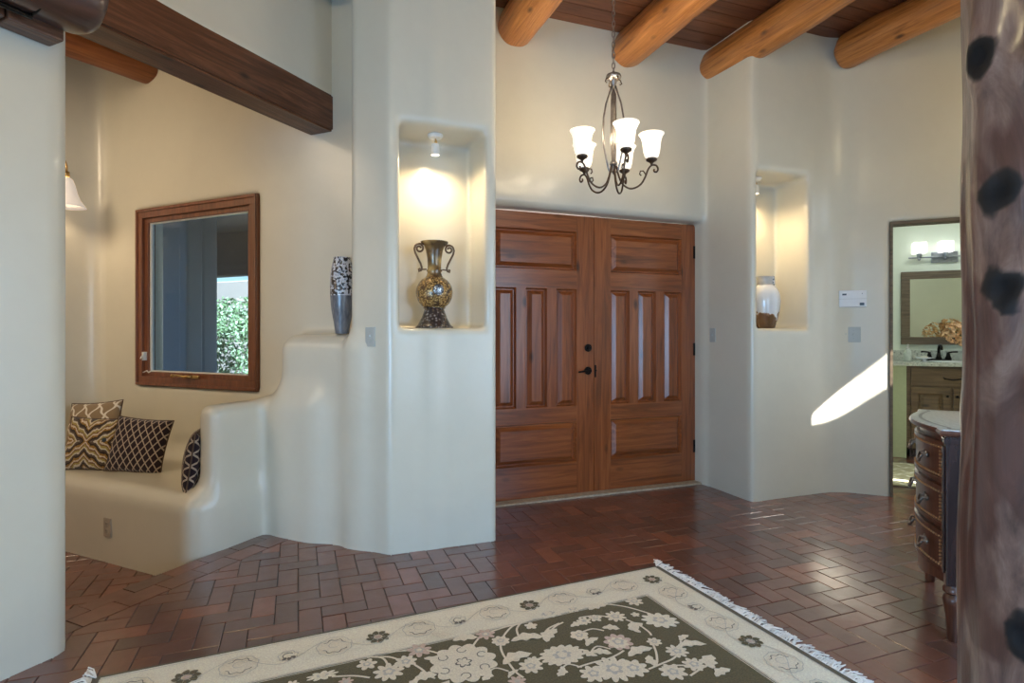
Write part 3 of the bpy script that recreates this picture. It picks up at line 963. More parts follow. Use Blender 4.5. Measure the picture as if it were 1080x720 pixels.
mb = MB(); mb.box(0.085, 0.105, -0.02, 0.012, 0.20, 0.27, 0.004); mb.tube([(0.095, -0.02, 0.24), (0.10, -0.04, 0.215)], 0.006)
mb.tube([(0.10, -0.016, 0.105), (0.15, -0.02, 0.12), (0.17, -0.018, 0.105), (0.21, -0.02, 0.125)], 0.005)
mb.build('sash_lock', M['white_metal'], win, smooth=True)

# outside the window: portal wall, fascia, stucco bench end, shrub
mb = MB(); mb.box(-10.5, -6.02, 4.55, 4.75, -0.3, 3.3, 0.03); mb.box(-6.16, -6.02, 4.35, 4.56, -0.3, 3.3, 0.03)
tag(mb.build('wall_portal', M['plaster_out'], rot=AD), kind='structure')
mb = MB(); mb.box(-12, -3.0, 3.25, 7.0, 2.95, 3.1); mb.box(-12, -3.0, 6.6, 6.85, 2.32, 2.97, 0.02); mb.box(-7.4, -3.2, 5.2, 5.36, 2.05, 2.2, 0.02)
tag(mb.build('ceiling_portal', M['roofing'], rot=AD), kind='structure')
mb = MB(); mb.box(-14, -1, 3.2, 16, -0.6, -0.35)
tag(mb.build('floor_yard', simple('yard_gravel', (0.42, 0.38, 0.33), 0.9, scale=60), rot=AD), kind='structure')
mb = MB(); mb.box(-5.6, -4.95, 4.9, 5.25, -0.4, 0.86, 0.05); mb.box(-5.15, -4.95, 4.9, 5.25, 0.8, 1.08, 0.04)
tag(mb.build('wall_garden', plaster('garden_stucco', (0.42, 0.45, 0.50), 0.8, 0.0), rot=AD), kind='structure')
def shrub(name, p, q, z, rad, n, label, seed):
    rnd = random.Random(seed)
    mb = MB()
    for i in range(n):
        a = rnd.uniform(0, 2 * PI); b = math.acos(rnd.uniform(-0.5, 1)); rr = rad * (0.72 + 0.28 * rnd.random()) * (0.85 + 0.25 * mnoise.noise(Vector((a * 1.5, b * 2, seed))))
        c = Vector((rr * math.sin(b) * math.cos(a), rr * math.sin(b) * math.sin(a), rr * 1.05 * math.cos(b)))
        s = rnd.uniform(0.03, 0.055)
        d = Vector((rnd.gauss(0, 1), rnd.gauss(0, 1), rnd.gauss(0, 1))).normalized()
        e = d.orthogonal().normalized(); 
        vs = [c - d * s, c + e * s * .45, c + d * s, c - e * s * .45]
        mb.add(vs, [(0, 1, 2, 3)], rnd.choice((0, 0, 1)))
    t = empty(name, pq2w(p, q, z - 0.95 * rad), AD, label, 'shrub')
    mb.v = [(x, y, zz + rad * .95) for x, y, zz in mb.v]
    mb.build('foliage', [simple('leaf_green', (0.12, 0.20, 0.09), 0.5), simple('leaf_pale', (0.30, 0.40, 0.26), 0.5)], t)
    mb = MB()
    for k in range(5):
        a = k * 1.26
        mb.tube([(0, 0, 0), (0.08 * math.cos(a), 0.08 * math.sin(a), 0.3), (rad * .5 * math.cos(a), rad * .5 * math.sin(a), rad * 1.1)], [0.03, 0.02, 0.008], n=6)
    mb.build('stem', simple('bark', (0.09, 0.06, 0.04), 0.8), t)
shrub('shrub', -9.9, 8.3, 0.70, 1.45, 9000, 'leafy green shrub growing outside the nook window', 3)
mb = MB(); mb.box(-22, -4, 13.0, 13.2, -0.4, 3.0, 0.03)
tag(mb.build('wall_far_garden', simple('far_stucco', (0.62, 0.52, 0.46), 0.9), rot=AD), kind='structure')

# ------------------------------------------------------------------ wall fittings
def plate(name, o_loc, rz, w, h, toggles, mat, label, cat, group=None, kind='switch'):
    t = empty(name, o_loc, rz, label, cat, group)
    mb = MB(); mb.box(-w / 2, w / 2, -0.006, 0.001, -h / 2, h / 2, 0.0025)
    mb.build('cover_plate', mat, t)
    for x in toggles:
        if kind == 'switch':
            mb = MB(); mb.box(x - 0.006, x + 0.006, -0.008, -0.005, -0.013, 0.013, 0.001)
            mb.box(x - 0.0035, x + 0.0035, -0.018, -0.006, 0.0, 0.010, 0.001)
            mb.build('toggle', M['dark_plastic'] if False else mat, t)
            for zz in (-0.030, 0.030):
                mb = MB(); disc_m(mb, x, zz)
                mb.build('screw', M['steel'], t)
        else:
            for zz in (-0.022, 0.022):
                mb = MB(); mb.box(x - 0.016, x + 0.016, -0.009, -0.005, zz - 0.014, zz + 0.014, 0.003)
                mb.box(x - 0.008, x - 0.005, -0.0095, -0.0085, zz - 0.002, zz + 0.007, 0, 1)
                mb.box(x + 0.005, x + 0.008, -0.0095, -0.0085, zz - 0.002, zz + 0.007, 0, 1)
                mb.box(x - 0.002, x + 0.002, -0.0095, -0.0085, zz - 0.010, zz - 0.006, 0, 1)
                mb.build('receptacle', [mat, M['dark_plastic']], t)
    return t
def disc_m(mb, x, z):
    m = Matrix.Translation((x, -0.0055, z)) @ rotx
    mb.lathe([(0.003, 0), (0.003, 0.0015), (0.0001, 0.0015)], n=8, mat=m)
plate('light_switch', pq2w(-2.186, 2.759, 1.283), AD, 0.070, 0.118, [0], M['switch'], 'single grey switch plate on the stepped wall left of the tall niche', 'switch')
plate('light_switch', uv2w(3.286, 3.935, 1.29), AU - PI / 2, 0.070, 0.118, [0], M['switch'], 'single grey switch plate just right of the double doors', 'switch')
plate('light_switch', pq2w(0.547, 5.410, 1.295), AD, 0.212, 0.125, [-0.055, 0, 0.055], M['switch'], 'wide three-toggle grey switch plate below the thermostat', 'switch')
plate('wall_outlet', pq2w(-2.725, 2.759, 0.303), AD, 0.075, 0.125, [0], M['outlet'], 'beige outlet plate low on the stepped adobe wall', 'outlet', kind='outlet')
plate('wall_outlet', pq2w(-3.83, 2.233, 0.076), AD, 0.072, 0.118, [0], M['outlet'], 'beige outlet plate on the front of the built-in bench', 'outlet', kind='outlet')
t = empty('thermostat', pq2w(0.594, 5.411, 1.587), AD, 'white rectangular wall thermostat with tiny displays near the bathroom door', 'thermostat')
mb = MB(); mb.box(-0.098, 0.098, -0.032, 0.0, -0.068, 0.068, 0.006); mb.build('housing', M['white_plastic'], t)
mb = MB(); mb.box(-0.098, 0.098, -0.0335, -0.031, -0.003, -0.001); mb.build('cover_line', M['switch'], t)
mb = MB(); mb.box(-0.075, -0.045, -0.034, -0.031, 0.028, 0.042, 0.001); mb.build('display', M['dark_plastic'], t)
mb = MB(); mb.box(0.048, 0.080, -0.034, -0.031, -0.056, -0.034, 0.001); mb.build('badge', M['dark_plastic'], t)
mb = MB(); mb.ball((0.066, -0.033, 0.040), 0.0035); mb.build('indicator', M['dark_plastic'], t)

# niche spot lamps
def niche_lamp(loc, rz, label):
    t = empty('spot_lamp', loc, rz, label, 'lamp')
    mb = MB(); mb.lathe([(0.048, 0.0), (0.050, -0.006), (0.040, -0.022), (0.012, -0.026), (0.0001, -0.026)], n=28)
    mb.build('canopy', M['white_metal'], t, smooth=True, auto=40)
    mb = MB(); mb.tube([(0, 0, -0.024), (0.008, 0, -0.045), (0.0, 0, -0.058)], 0.005); mb.ball((0.004, 0, -0.045), 0.010)
    mb.build('swivel', M['brass'], t, smooth=True)
    mb = MB(); mb.lathe([(0.014, -0.056), (0.024, -0.060), (0.026, -0.075), (0.027, -0.110), (0.029, -0.130), (0.026, -0.130), (0.024, -0.112)], n=24, caps=False)
    mb.build('lamp_head', M['white_metal'], t, smooth=True, auto=50)
    mb = MB(); mb.lathe([(0.0001, -0.112), (0.024, -0.114), (0.0235, -0.126), (0.0001, -0.128)], n=20)
    mb.build('bulb', M['bulb'], t, smooth=True)
    l = spot('niche_light', Vector(loc) + Vector((0, 0, -0.14)), Vector(loc) + Vector((0, 0.0, -1.3)), 21, (1.0, 0.76, 0.45), 170, 0.8, 0.025)
    return t
niche_lamp(uv2w(0.815, 3.57, 2.563), AU, 'small white spot lamp on the ceiling of the left niche')
niche_lamp(uv2w(3.50, 3.68, 2.573), AU, 'small white spot lamp on the ceiling of the right niche')

# ------------------------------------------------------------------ vases
def ornament_mat(name, base, dark, light, scale=60, rough=0.25, metal=0.3):
    m = NT(name)
    v = m.coord()
    vo = m.n('ShaderNodeTexVoronoi'); vo.inputs['Scale'].default_value = scale; m.l(v, vo.inputs['Vector'])
    f = m.noise(v, scale * .35, 4)
    c = m.ramp(vo.outputs['Distance'], [(0.15, light), (0.42, base), (0.75, dark)])
    c = m.mix(m.ramp(f, [(0.52, (0, 0, 0)), (0.62, (1, 1, 1))]), c, dark)
    m.color(c); m.set(rough=rough, metal=metal, coat=0.5)
    m.bump(vo.outputs['Distance'], 0.3, 0.003)
    return m.m
t = empty('amphora_vase', uv2w(0.808, 3.565, 1.3375), AU, 'gold and brown mosaic urn with scrolled handles standing in the left niche', 'vase')
mb = MB()
prof = [(0.0001, 0.0), (0.118, 0.0), (0.120, 0.006), (0.104, 0.020), (0.080, 0.065), (0.066, 0.105), (0.062, 0.118), (0.074, 0.128)]
mb.lathe(prof, n=40, caps=False); mb.build('foot', ornament_mat('vase_foot_mosaic', (0.10, 0.07, 0.05), (0.04, 0.03, 0.03), (0.45, 0.42, 0.40), 55), t, smooth=True, auto=45)
mb = MB()
pr = [(0.070 + 0.0, 0.126)]
for i in range(0, 21):
    a = -1.02 + 2.1 * i / 20
    pr.append((0.110 * math.cos(a) * 1.0 + 0.006, 0.222 + 0.110 * math.sin(a)))
mb.lathe(pr, n=48, caps=False); mb.build('body', ornament_mat('vase_body_mosaic', (0.42, 0.24, 0.07), (0.10, 0.055, 0.025), (0.70, 0.48, 0.20), 85), t, smooth=True)
mb = MB()
mb.lathe([(0.060, 0.314), (0.050, 0.330), (0.044, 0.350), (0.050, 0.362), (0.044, 0.372), (0.043, 0.40), (0.046, 0.44), (0.055, 0.492), (0.066, 0.520), (0.086, 0.536), (0.088, 0.545), (0.078, 0.542), (0.050, 0.525), (0.034, 0.48)], n=40, caps=False)
mb.build('neck', ornament_mat('vase_neck_gold', (0.34, 0.21, 0.07), (0.12, 0.07, 0.03), (0.60, 0.42, 0.16), 14, metal=0.3), t, smooth=True, auto=60)
mb = MB(); mb.ball((0.0, -0.112, 0.235), 0.035, sc=(1.0, 0.25, 1.0))
mb.build('medallion', ornament_mat('vase_medallion', (0.35, 0.36, 0.36), (0.06, 0.06, 0.07), (0.85, 0.85, 0.85), 90), t, smooth=True)
for s in (-1, 1):
    mb = MB()
    pts = []
    for i in range(22):   # top scroll, spiralling in
        a = R(-150) + i * R(24); rr = 0.030 * (1 - i / 30)
        pts.append((s * (0.096 - rr * math.cos(a) * 1.0), 0, 0.500 + rr * math.sin(a) * -1.0))
    pts = pts[::-1]
    arm = [(s * x, 0, z) for x, z in [(0.128, 0.495), (0.122, 0.470), (0.104, 0.435), (0.088, 0.405), (0.080, 0.380), (0.086, 0.360), (0.098, 0.356), (0.100, 0.368), (0.092, 0.372)]]
    mb.tube(pts + arm, 0.0065, n=8)
    mb.tube([(s * 0.05, 0, 0.37), (s * 0.082, 0, 0.368)], 0.005, n=6)
    mb.tube([(s * 0.06, 0, 0.525), (s * 0.10, 0, 0.530)], 0.006, n=6)
    mb.build('handle', M['bronze'], t, smooth=True)

t = empty('ceramic_vase', uv2w(3.585, 3.665, 1.347), AU, 'white ceramic jar with brown base and speckled band standing in the right niche', 'vase')
def jar_mat():
    m = NT('jar_glaze')
    tc = m.n('ShaderNodeTexCoord'); sx = m.n('ShaderNodeSeparateXYZ'); m.l(tc.outputs['Object'], sx.inputs[0])
    nz = m.noise(m.coord((1, 1, 1)), 14, 3)
    zz = m.math('ADD', sx.outputs[2], m.math('MULTIPLY', m.math('SUBTRACT', nz, 0.5), 0.28))
    c = m.ramp(m.math('MULTIPLY', zz, 3.0), [(0.28, (0.16, 0.075, 0.03)), (0.34, (0.32, 0.17, 0.08)), (0.36, (0.70, 0.70, 0.70)), (0.9, (0.80, 0.80, 0.80))])
    m.color(c); m.set(rough=0.15, coat=0.6)
    return m.m
mb = MB(); mb.lathe([(0.0001, 0), (0.072, 0.0), (0.078, 0.01), (0.096, 0.07), (0.112, 0.15), (0.118, 0.22), (0.112, 0.28), (0.092, 0.325), (0.070, 0.345), (0.064, 0.352)], n=44, caps=False)
mb.build('body', jar_mat(), t, smooth=True)
mb = MB(); mb.lathe([(0.066, 0.348), (0.060, 0.365), (0.060, 0.395), (0.066, 0.415), (0.068, 0.422), (0.058, 0.420), (0.052, 0.39), (0.054, 0.36)], n=40, caps=False)
mb.build('neck', simple('jar_neck_glaze', (0.55, 0.52, 0.48), 0.2), t, smooth=True)
mb = MB()
rnd = random.Random(6)
for i in range(34):
    k = i / 33; a = R(-60) + 0.9 * k + rnd.gauss(0, .09); z = 0.42 - 0.16 * k + rnd.gauss(0, .008)
    rr = 0.062 if z > 0.345 else 0.068 + (0.345 - z) * 0.6
    rr = min(rr, 0.119)
    mb.ball((rr * math.cos(a), rr * math.sin(a), z), rnd.uniform(0.006, 0.012), mi=i % 2, n=6)
mb.build('shard_band', [simple('shard_white', (0.75, 0.75, 0.75), 0.3), simple('shard_dark', (0.10, 0.11, 0.13), 0.3)], t, smooth=True)

t = empty('mosaic_vase', pq2w(-2.500, 2.872, 1.300), AD, 'tall slim grey vase with a black and white pebbled top on the stepped wall ledge', 'vase')
def prof_h(zs):
    return zs
mb = MB(); mb.lathe([(0.0001, 0), (0.040, 0.0), (0.043, 0.008), (0.052, 0.07), (0.066, 0.15), (0.073, 0.215), (0.0745, 0.245)], n=40, caps=False)
m = NT('vase_grey_stripes')
v = m.coord((1, 1, 0.2)); f = m.noise(v, 60, 3)
m.color(m.ramp(f, [(0.3, (0.10, 0.11, 0.13)), (0.7, (0.24, 0.25, 0.27))])); m.set(rough=0.25, coat=0.4); m.bump(f, .4, .003)
mb.build('lower_body', m.m, t, smooth=True)
mb = MB(); mb.lathe([(0.0748, 0.243), (0.0752, 0.27), (0.074, 0.33), (0.070, 0.39), (0.063, 0.44), (0.052, 0.478), (0.054, 0.487), (0.046, 0.488), (0.042, 0.47), (0.055, 0.40)], n=40, caps=False)
m = NT('vase_pebble_mosaic')
v = m.coord(); vo = m.n('ShaderNodeTexVoronoi'); vo.inputs['Scale'].default_value = 95; m.l(v, vo.inputs['Vector'])
f = m.noise(v, 62, 2, 0.4)
m.color(m.mix(m.ramp(f, [(0.47, (0, 0, 0)), (0.52, (1, 1, 1))]), (0.012, 0.012, 0.016), (0.55, 0.56, 0.60)))
m.set(rough=0.25, coat=.5); m.bump(vo.outputs['Distance'], 0.6, 0.004)
mb.build('pebble_band', m.m, t, smooth=True)

# ------------------------------------------------------------------ chandelier
def chandelier():
    X, Y = 0.657, 3.70
    t = empty('chandelier', (X, Y, 2.23), 0, 'five-arm wrought iron chandelier with lit bell glass shades hanging before the double doors', 'chandelier')
    Z0 = 2.23
    def Z(z): return z - Z0
    # chain
    mb = MB()
    z = 3.0; i = 0
    while z < CEIL - 0.02:
        pts = []
        for k in range(12):
            a = 2 * PI * k / 12
            dx = 0.010 * math.cos(a); dz = 0.022 * math.sin(a)
            pts.append((dx, 0, Z(z) + dz) if i % 2 else (0, dx, Z(z) + dz))
        mb.tube(pts, 0.003, n=6, closed=True)
        z += 0.034; i += 1
    mb.tube([(0.006 * math.sin(k * 1.1), 0.006 * math.cos(k * 1.1), Z(2.99 + k * 0.03)) for k in range(25)], 0.0025, n=5)
    mb.build('chain', M['pewter'], t, smooth=True)
    mb = MB(); mb.lathe([(0.0001, Z(CEIL)), (0.065, Z(CEIL)), (0.062, Z(CEIL - .015)), (0.02, Z(CEIL - .035)), (0.0001, Z(CEIL - .04))], n=24, caps=False)
    mb.build('ceiling_canopy', M['bronze'], t, smooth=True)
    # stem
    mb = MB()
    mb.lathe([(0.0001, Z(3.0)), (0.008, Z(2.998)), (0.012, Z(2.985)), (0.045, Z(2.975)), (0.050, Z(2.962)), (0.046, Z(2.950)), (0.022, Z(2.94)), (0.018, Z(2.92)), (0.010, Z(2.90)),
              (0.010, Z(2.87)), (0.017, Z(2.85)), (0.019, Z(2.75)), (0.022, Z(2.60)), (0.020, Z(2.50)), (0.015, Z(2.42)), (0.023, Z(2.41)), (0.024, Z(2.395)), (0.012, Z(2.385)), (0.010, Z(2.36)), (0.016, Z(2.35)), (0.0001, Z(2.335))], n=24, caps=False)
    mb.build('stem', M['pewter'], t, smooth=True, auto=50)
    for k in range(4):
        a = R(20) + k * PI / 2
        mb = MB()
        prof = [(0.030, 2.955), (0.052, 2.945), (0.060, 2.925), (0.048, 2.918)]
        mb.tube([(r * math.cos(a), r * math.sin(a), Z(z)) for r, z in prof], 0.0045, n=6)
        mb.build('crown_scroll', M['bronze'], t, smooth=True)
    for k in range(3):
        a = R(200) + k * 2 * PI / 3
        mb = MB()
        prof = [(0.016, 2.90), (0.030, 2.85), (0.055, 2.78), (0.072, 2.69), (0.076, 2.60), (0.070, 2.50), (0.052, 2.42), (0.035, 2.36), (0.020, 2.34)]
        mb.tube([(r * math.cos(a), r * math.sin(a), Z(z)) for r, z in prof], 0.006, n=8)
        mb.build('cage_rod', M['pewter'], t, smooth=True)
    RR = 0.24
    for k in range(5):
        a = R(-10 + 72 * k)
        ca, sa = math.cos(a), math.sin(a)
        prof = [(0.018, 2.385), (0.030, 2.33), (0.055, 2.27), (0.095, 2.238), (0.135, 2.238), (0.175, 2.262), (0.200, 2.305), (0.218, 2.352), (0.240, 2.378), (0.268, 2.376), (0.280, 2.352), (0.270, 2.334), (0.255, 2.340), (0.257, 2.353)]
        mb = MB()
        # smooth the profile (Catmull-Rom)
        sm = []
        for i in range(len(prof) - 1):
            p0 = prof[max(i - 1, 0)]; p1 = prof[i]; p2 = prof[i + 1]; p3 = prof[min(i + 2, len(prof) - 1)]
            for tt in (0, .33, .66):
                sm.append(tuple(0.5 * ((2 * p1[d]) + (-p0[d] + p2[d]) * tt + (2 * p0[d] - 5 * p1[d] + 4 * p2[d] - p3[d]) * tt ** 2 + (-p0[d] + 3 * p1[d] - 3 * p2[d] + p3[d]) * tt ** 3) for d in (0, 1)))
        sm.append(prof[-1])
        mb.tube([(r * ca, r * sa, Z(z)) for r, z in sm], 0.0062, n=8)
        # inner curl
        mb.tube([(r * ca, r * sa, Z(z)) for r, z in [(0.205, 2.318), (0.188, 2.345), (0.170, 2.345), (0.165, 2.325), (0.176, 2.315)]], 0.0045, n=6)
        ar = mb.build('arm', M['bronze'], t, smooth=True)
        mb = MB(); m = Matrix.Translation((RR * ca, RR * sa, 0))
        mb.lathe([(0.006, Z(2.378)), (0.010, Z(2.392)), (0.018, Z(2.398)), (0.034, Z(2.408)), (0.036, Z(2.418)), (0.030, Z(2.424)), (0.0001, Z(2.424))], n=24, mat=m)
        mb.build('candle_cup', M['bronze'], ar, smooth=True, auto=50)
        mb = MB()
        out = [(0.030, 2.422), (0.044, 2.436), (0.052, 2.465), (0.056, 2.50), (0.060, 2.535), (0.068, 2.562), (0.080, 2.578)]
        inn = [(r - 0.004, z) for r, z in out[::-1]]
        mb.lathe([(r, Z(z)) for r, z in out + inn], n=32, mat=m, caps=False)
        mb.build('glass_shade', M['shade_glow'], t, smooth=True)
        mb = MB(); mb.ball((RR * ca, RR * sa, Z(2.495)), 0.026, sc=(1, 1, 1.4))
        mb.build('bulb', M['bulb'], t, smooth=True)
        point('chandelier_bulb_light', (X + RR * ca, Y + RR * sa, 2.60), 3.4, (1.0, 0.82, 0.58), 0.04)
    return t
chandelier()

# nook sconce
t = empty('wall_sconce', pq2w(-5.215, 2.62, 2.62), AD, 'brass wall sconce with a ribbed pinkish bell glass shade in the window nook', 'sconce')
mb = MB(); m = Matrix.Rotation(R(90), 4, 'Y'); mb.lathe([(0.0001, 0), (0.05, 0.0), (0.048, 0.012), (0.02, 0.022), (0.0001, 0.024)], n=24, mat=m); mb.build('backplate', M['bronze'], t, smooth=True)
mb = MB(); mb.tube([(0.02, 0, 0), (0.08, 0, 0.03), (0.13, 0, 0.045), (0.18, 0, 0.03), (0.20, 0, -0.01), (0.20, 0, -0.06)], 0.008, n=8)
mb.tube([(0.20, 0, -0.055), (0.20, 0, -0.10)], 0.020, n=16); mb.build('arm', M['brass'], t, smooth=True)
mb = MB(); 
prof = [(0.024, -0.10), (0.040, -0.115), (0.056, -0.16), (0.070, -0.22), (0.088, -0.27), (0.118, -0.315), (0.128, -0.33), (0.122, -0.33), (0.082, -0.27), (0.064, -0.22), (0.050, -0.16), (0.034, -0.12)]
mb.lathe(prof, n=40, mat=Matrix.Translation((0.20, 0, 0)), caps=False)
mb.build('glass_shade', M['shade_glow_low'], t, smooth=True)
point('sconce_bulb_light', pq2w(-5.015, 2.62, 2.40), 2.5, (1.0, 0.8, 0.55), 0.03)

# ------------------------------------------------------------------ cushions
def pillow_mesh(name, w, h, th, seed):
    n = 22; vs = []; fs = []
    rnd = random.Random(seed)
    for side in (1, -1):
        for j in range(n + 1):
            for i in range(n + 1):
                a, b = 2 * i / n - 1, 2 * j / n - 1
                ex = (1 - a * a) ** 0.5 * (1 - b * b) ** 0.5
                k = 1 - 0.07 * (1 - abs(a * b)) * 0 
                x = w / 2 * a * (1 - 0.06 * (1 - b * b) * abs(a) ** 3)
                z = h / 2 * b * (1 - 0.06 * (1 - a * a) * abs(b) ** 3)
                y = side * th / 2 * ex ** 0.8 * (1 + 0.12 * mnoise.noise(Vector((a * 2, b * 2, seed + side))))
                vs.append((x, y, z + h / 2))
    N = (n + 1) ** 2
    for j in range(n):
        for i in range(n):
            q = [j * (n + 1) + i, j * (n + 1) + i + 1, (j + 1) * (n + 1) + i + 1, (j + 1) * (n + 1) + i]
            fs.append(tuple(q[::-1])); fs.append(tuple(N + x for x in q))
    bm = bmesh.new(); me = bpy.data.meshes.new(name); me.from_pydata(vs, [], fs)
    bm.from_mesh(me); bmesh.ops.remove_doubles(bm, verts=bm.verts, dist=0.0004); bmesh.ops.recalc_face_normals(bm, faces=bm.faces)
    bm.to_mesh(me); bm.free(); me.update()
    return me
def fabric(name, builder, rough=0.85):
    m = NT(name); c = builder(m); m.color(c); m.set(rough=rough, sheen=0.2, spec=0.2)
    m.bump(m.noise(m.coord((1, 1, 1)), 260, 2), 0.25, 0.002)
    return m.m
def diamonds(m):
    tc = m.n('ShaderNodeTexCoord'); s = m.n('ShaderNodeSeparateXYZ'); m.l(tc.outputs['Object'], s.inputs[0])
    u = m.math('MULTIPLY', s.outputs[0], 1 / 0.050); v = m.math('MULTIPLY', s.outputs[2], 1 / 0.075)
    a = m.math('ABSOLUTE', m.math('SUBTRACT', m.math('FRACT', m.math('ADD', u, v)), 0.5))
    b = m.math('ABSOLUTE', m.math('SUBTRACT', m.math('FRACT', m.math('SUBTRACT', u, v)), 0.5))
    mx = m.math('MAXIMUM', a, b)
    return m.mix(m.ramp(mx, [(0.405, (0, 0, 0)), (0.425, (1, 1, 1))]), (0.022, 0.012, 0.016), (0.42, 0.33, 0.25))
def trellis(m):
    tc = m.n('ShaderNodeTexCoord'); s = m.n('ShaderNodeSeparateXYZ'); m.l(tc.outputs['Object'], s.inputs[0])
    u = m.math('MULTIPLY', s.outputs[0], 1 / 0.13); v = m.math('MULTIPLY', s.outputs[2], 1 / 0.16)
    wob = m.math('MULTIPLY', m.math('SINE', m.math('MULTIPLY', v, 2 * PI * 2)), 0.07)
    a = m.math('ABSOLUTE', m.math('SUBTRACT', m.math('FRACT', m.math('ADD', m.math('ADD', u, v), wob)), 0.5))
    b = m.math('ABSOLUTE', m.math('SUBTRACT', m.math('FRACT', m.math('ADD', m.math('SUBTRACT', u, v), wob)), 0.5))
    mx = m.math('MAXIMUM', a, b)
    return m.mix(m.ramp(mx, [(0.42, (0, 0, 0)), (0.44, (1, 1, 1))]), (0.27, 0.19, 0.11), (0.72, 0.66, 0.56))
def ikat(m):
    tc = m.n('ShaderNodeTexCoord'); s = m.n('ShaderNodeSeparateXYZ'); m.l(tc.outputs['Object'], s.inputs[0])
    ax = m.math('ABSOLUTE', m.math('ADD', s.outputs[0], 0.02)); az = m.math('ABSOLUTE', m.math('SUBTRACT', s.outputs[2], 0.2))
    nz = m.noise(m.coord(), 55, 2)
    d = m.math('ADD', m.math('SUBTRACT', m.math('MULTIPLY', az, 1.3), m.math('MULTIPLY', ax, 0.9)), m.math('MULTIPLY', nz, 0.03))
    # zigzag by folding
    zg = m.math('MULTIPLY', m.math('ABSOLUTE', m.math('SUBTRACT', m.math('FRACT', m.math('MULTIPLY', ax, 14)), 0.5)), 0.045)
    f = m.math('FRACT', m.math('MULTIPLY', m.math('ADD', d, zg), 9.0))
    return m.ramp(f, [(0.0, (0.035, 0.022, 0.015)), (0.16, (0.30, 0.16, 0.035)), (0.30, (0.62, 0.52, 0.38)), (0.44, (0.20, 0.10, 0.045)), (0.56, (0.36, 0.28, 0.08)), (0.70, (0.62, 0.55, 0.42)), (0.84, (0.10, 0.07, 0.05))], 'CONSTANT')
FD = fabric('diamond_fabric', diamonds); FT = fabric('trellis_fabric', trellis); FI = fabric('ikat_fabric', ikat)
PIPE = simple('cushion_piping', (0.10, 0.06, 0.035), 0.8)
def cushion(p, q, z, w, h, th, mat, yaw, lean, roll, label, seed, button=False):
    t = empty('cushion', pq2w(p, q, z), 0, label, 'cushion')
    t.rotation_euler = (Matrix.Rotation(AD + yaw, 4, 'Z') @ Matrix.Rotation(lean, 4, 'X') @ Matrix.Rotation(roll, 4, 'Y')).to_euler()
    link('cover', pillow_mesh('cover', w, h, th, seed), mat, t, smooth=True)
    mb = MB(); pts = []
    for s_ in range(4):
        for i in range(12):
            k = 2 * i / 12 - 1
            a, b = [(k, -1), (1, k), (-k, 1), (-1, -k)][s_]
            pts.append((w / 2 * a * (1 - 0.06 * (1 - b * b) * abs(a) ** 3), 0, h / 2 * b * (1 - 0.06 * (1 - a * a) * abs(b) ** 3) + h / 2))
    mb.tube(pts, 0.0045, n=6, closed=True); mb.build('piping', PIPE, t, smooth=True)
    if button:
        mb = MB(); mb.ball((0.10, -th / 2 * 0.86, 0.215), 0.017, sc=(1, .5, 1)); mb.build('button', simple('cushion_button', (0.02, 0.035, 0.05), 0.3), t, smooth=True)
    return t
SZ = 0.345
cushion(-4.74, 2.63, SZ, 0.46, 0.44, 0.13, FT, R(14), R(-14), R(-5), 'tan cushion with white trellis lines, behind the others on the bench', 1)
cushion(-4.02, 2.50, SZ - .005, 0.40, 0.38, 0.12, FD, R(24), R(-16), R(5), 'black cushion with beige diamond lattice beside the zigzag one on the bench', 2)
cushion(-4.36, 2.42, SZ - .004, 0.40, 0.37, 0.12, FI, R(24), R(-12), R(2), 'multicoloured zigzag cushion with a dark button, in front on the bench', 3, True)
cushion(-3.335, 2.44, SZ - .03, 0.37, 0.39, 0.13, FD, R(-46), R(-8), R(0), 'black diamond lattice cushion half hidden behind the low wall end', 4)

# ------------------------------------------------------------------ rug
RC = Vector((0.809, 3.187, 0)); RA = R(23.6)
def im2rug(px, py):
    Y = CAMH * F / (py - HZ); X = (px - 540) / F * Y
    d = Vector((X, Y, 0)) - RC
    return (d.x * math.cos(RA) + d.y * math.sin(RA), -d.x * math.sin(RA) + d.y * math.cos(RA))
RW, RL = 2.60, 1.62
def rug_fab(name, c, var=0.2, scale=160):
    m = NT(name)
    v = m.coord(); f = m.noise(v, scale, 3, 0.7); g = m.noise(v, 5, 4, 0.6)
    a = m.ramp(f, [(0.3, [x * (1 - var) for x in c]), (0.7, [min(1, x * (1 + var)) for x in c])])
    m.color(m.mix(m.math('MULTIPLY', g, 0.35), a, [x * 0.78 for x in c]))
    m.set(rough=0.95, spec=0.1, sheen=0.15); m.bump(f, 0.5, 0.004)
    return m.m
rm = [rug_fab('rug_cream', (0.92, 0.76, 0.56)), rug_fab('rug_olive', (0.14, 0.105, 0.042), 0.4), rug_fab('rug_ivory', (0.88, 0.72, 0.52)),
      rug_fab('rug_line', (0.20, 0.16, 0.12), 0.3), rug_fab('rug_pink', (0.70, 0.50, 0.37)), rug_fab('rug_greyish', (0.60, 0.52, 0.42)), rug_fab('rug_edge', (0.13, 0.095, 0.05), .3)]
rug = empty('area_rug', RC, RA, 'cream and olive floral area rug with white fringe lying on the brick floor', 'rug')
mb = MB()
TH = 0.011
mb.box(-RW, 0, -RL, 0, 0.0005, TH, 0.003, 0)
lay = [0]
def zl(lev):
    lay[0] += 1
    return TH + 0.0007 * lev + lay[0] * 2.5e-6
def flat(poly, mi, c=None, lev=1):
    z = zl(lev)
    n = len(poly)
    if c is None: c = (sum(p[0] for p in poly) / n, sum(p[1] for p in poly) / n)
    mb.add([(c[0], c[1], z)] + [(x, y, z) for x, y in poly], [(0, 1 + i, 1 + (i + 1) % n) for i in range(n)], mi)
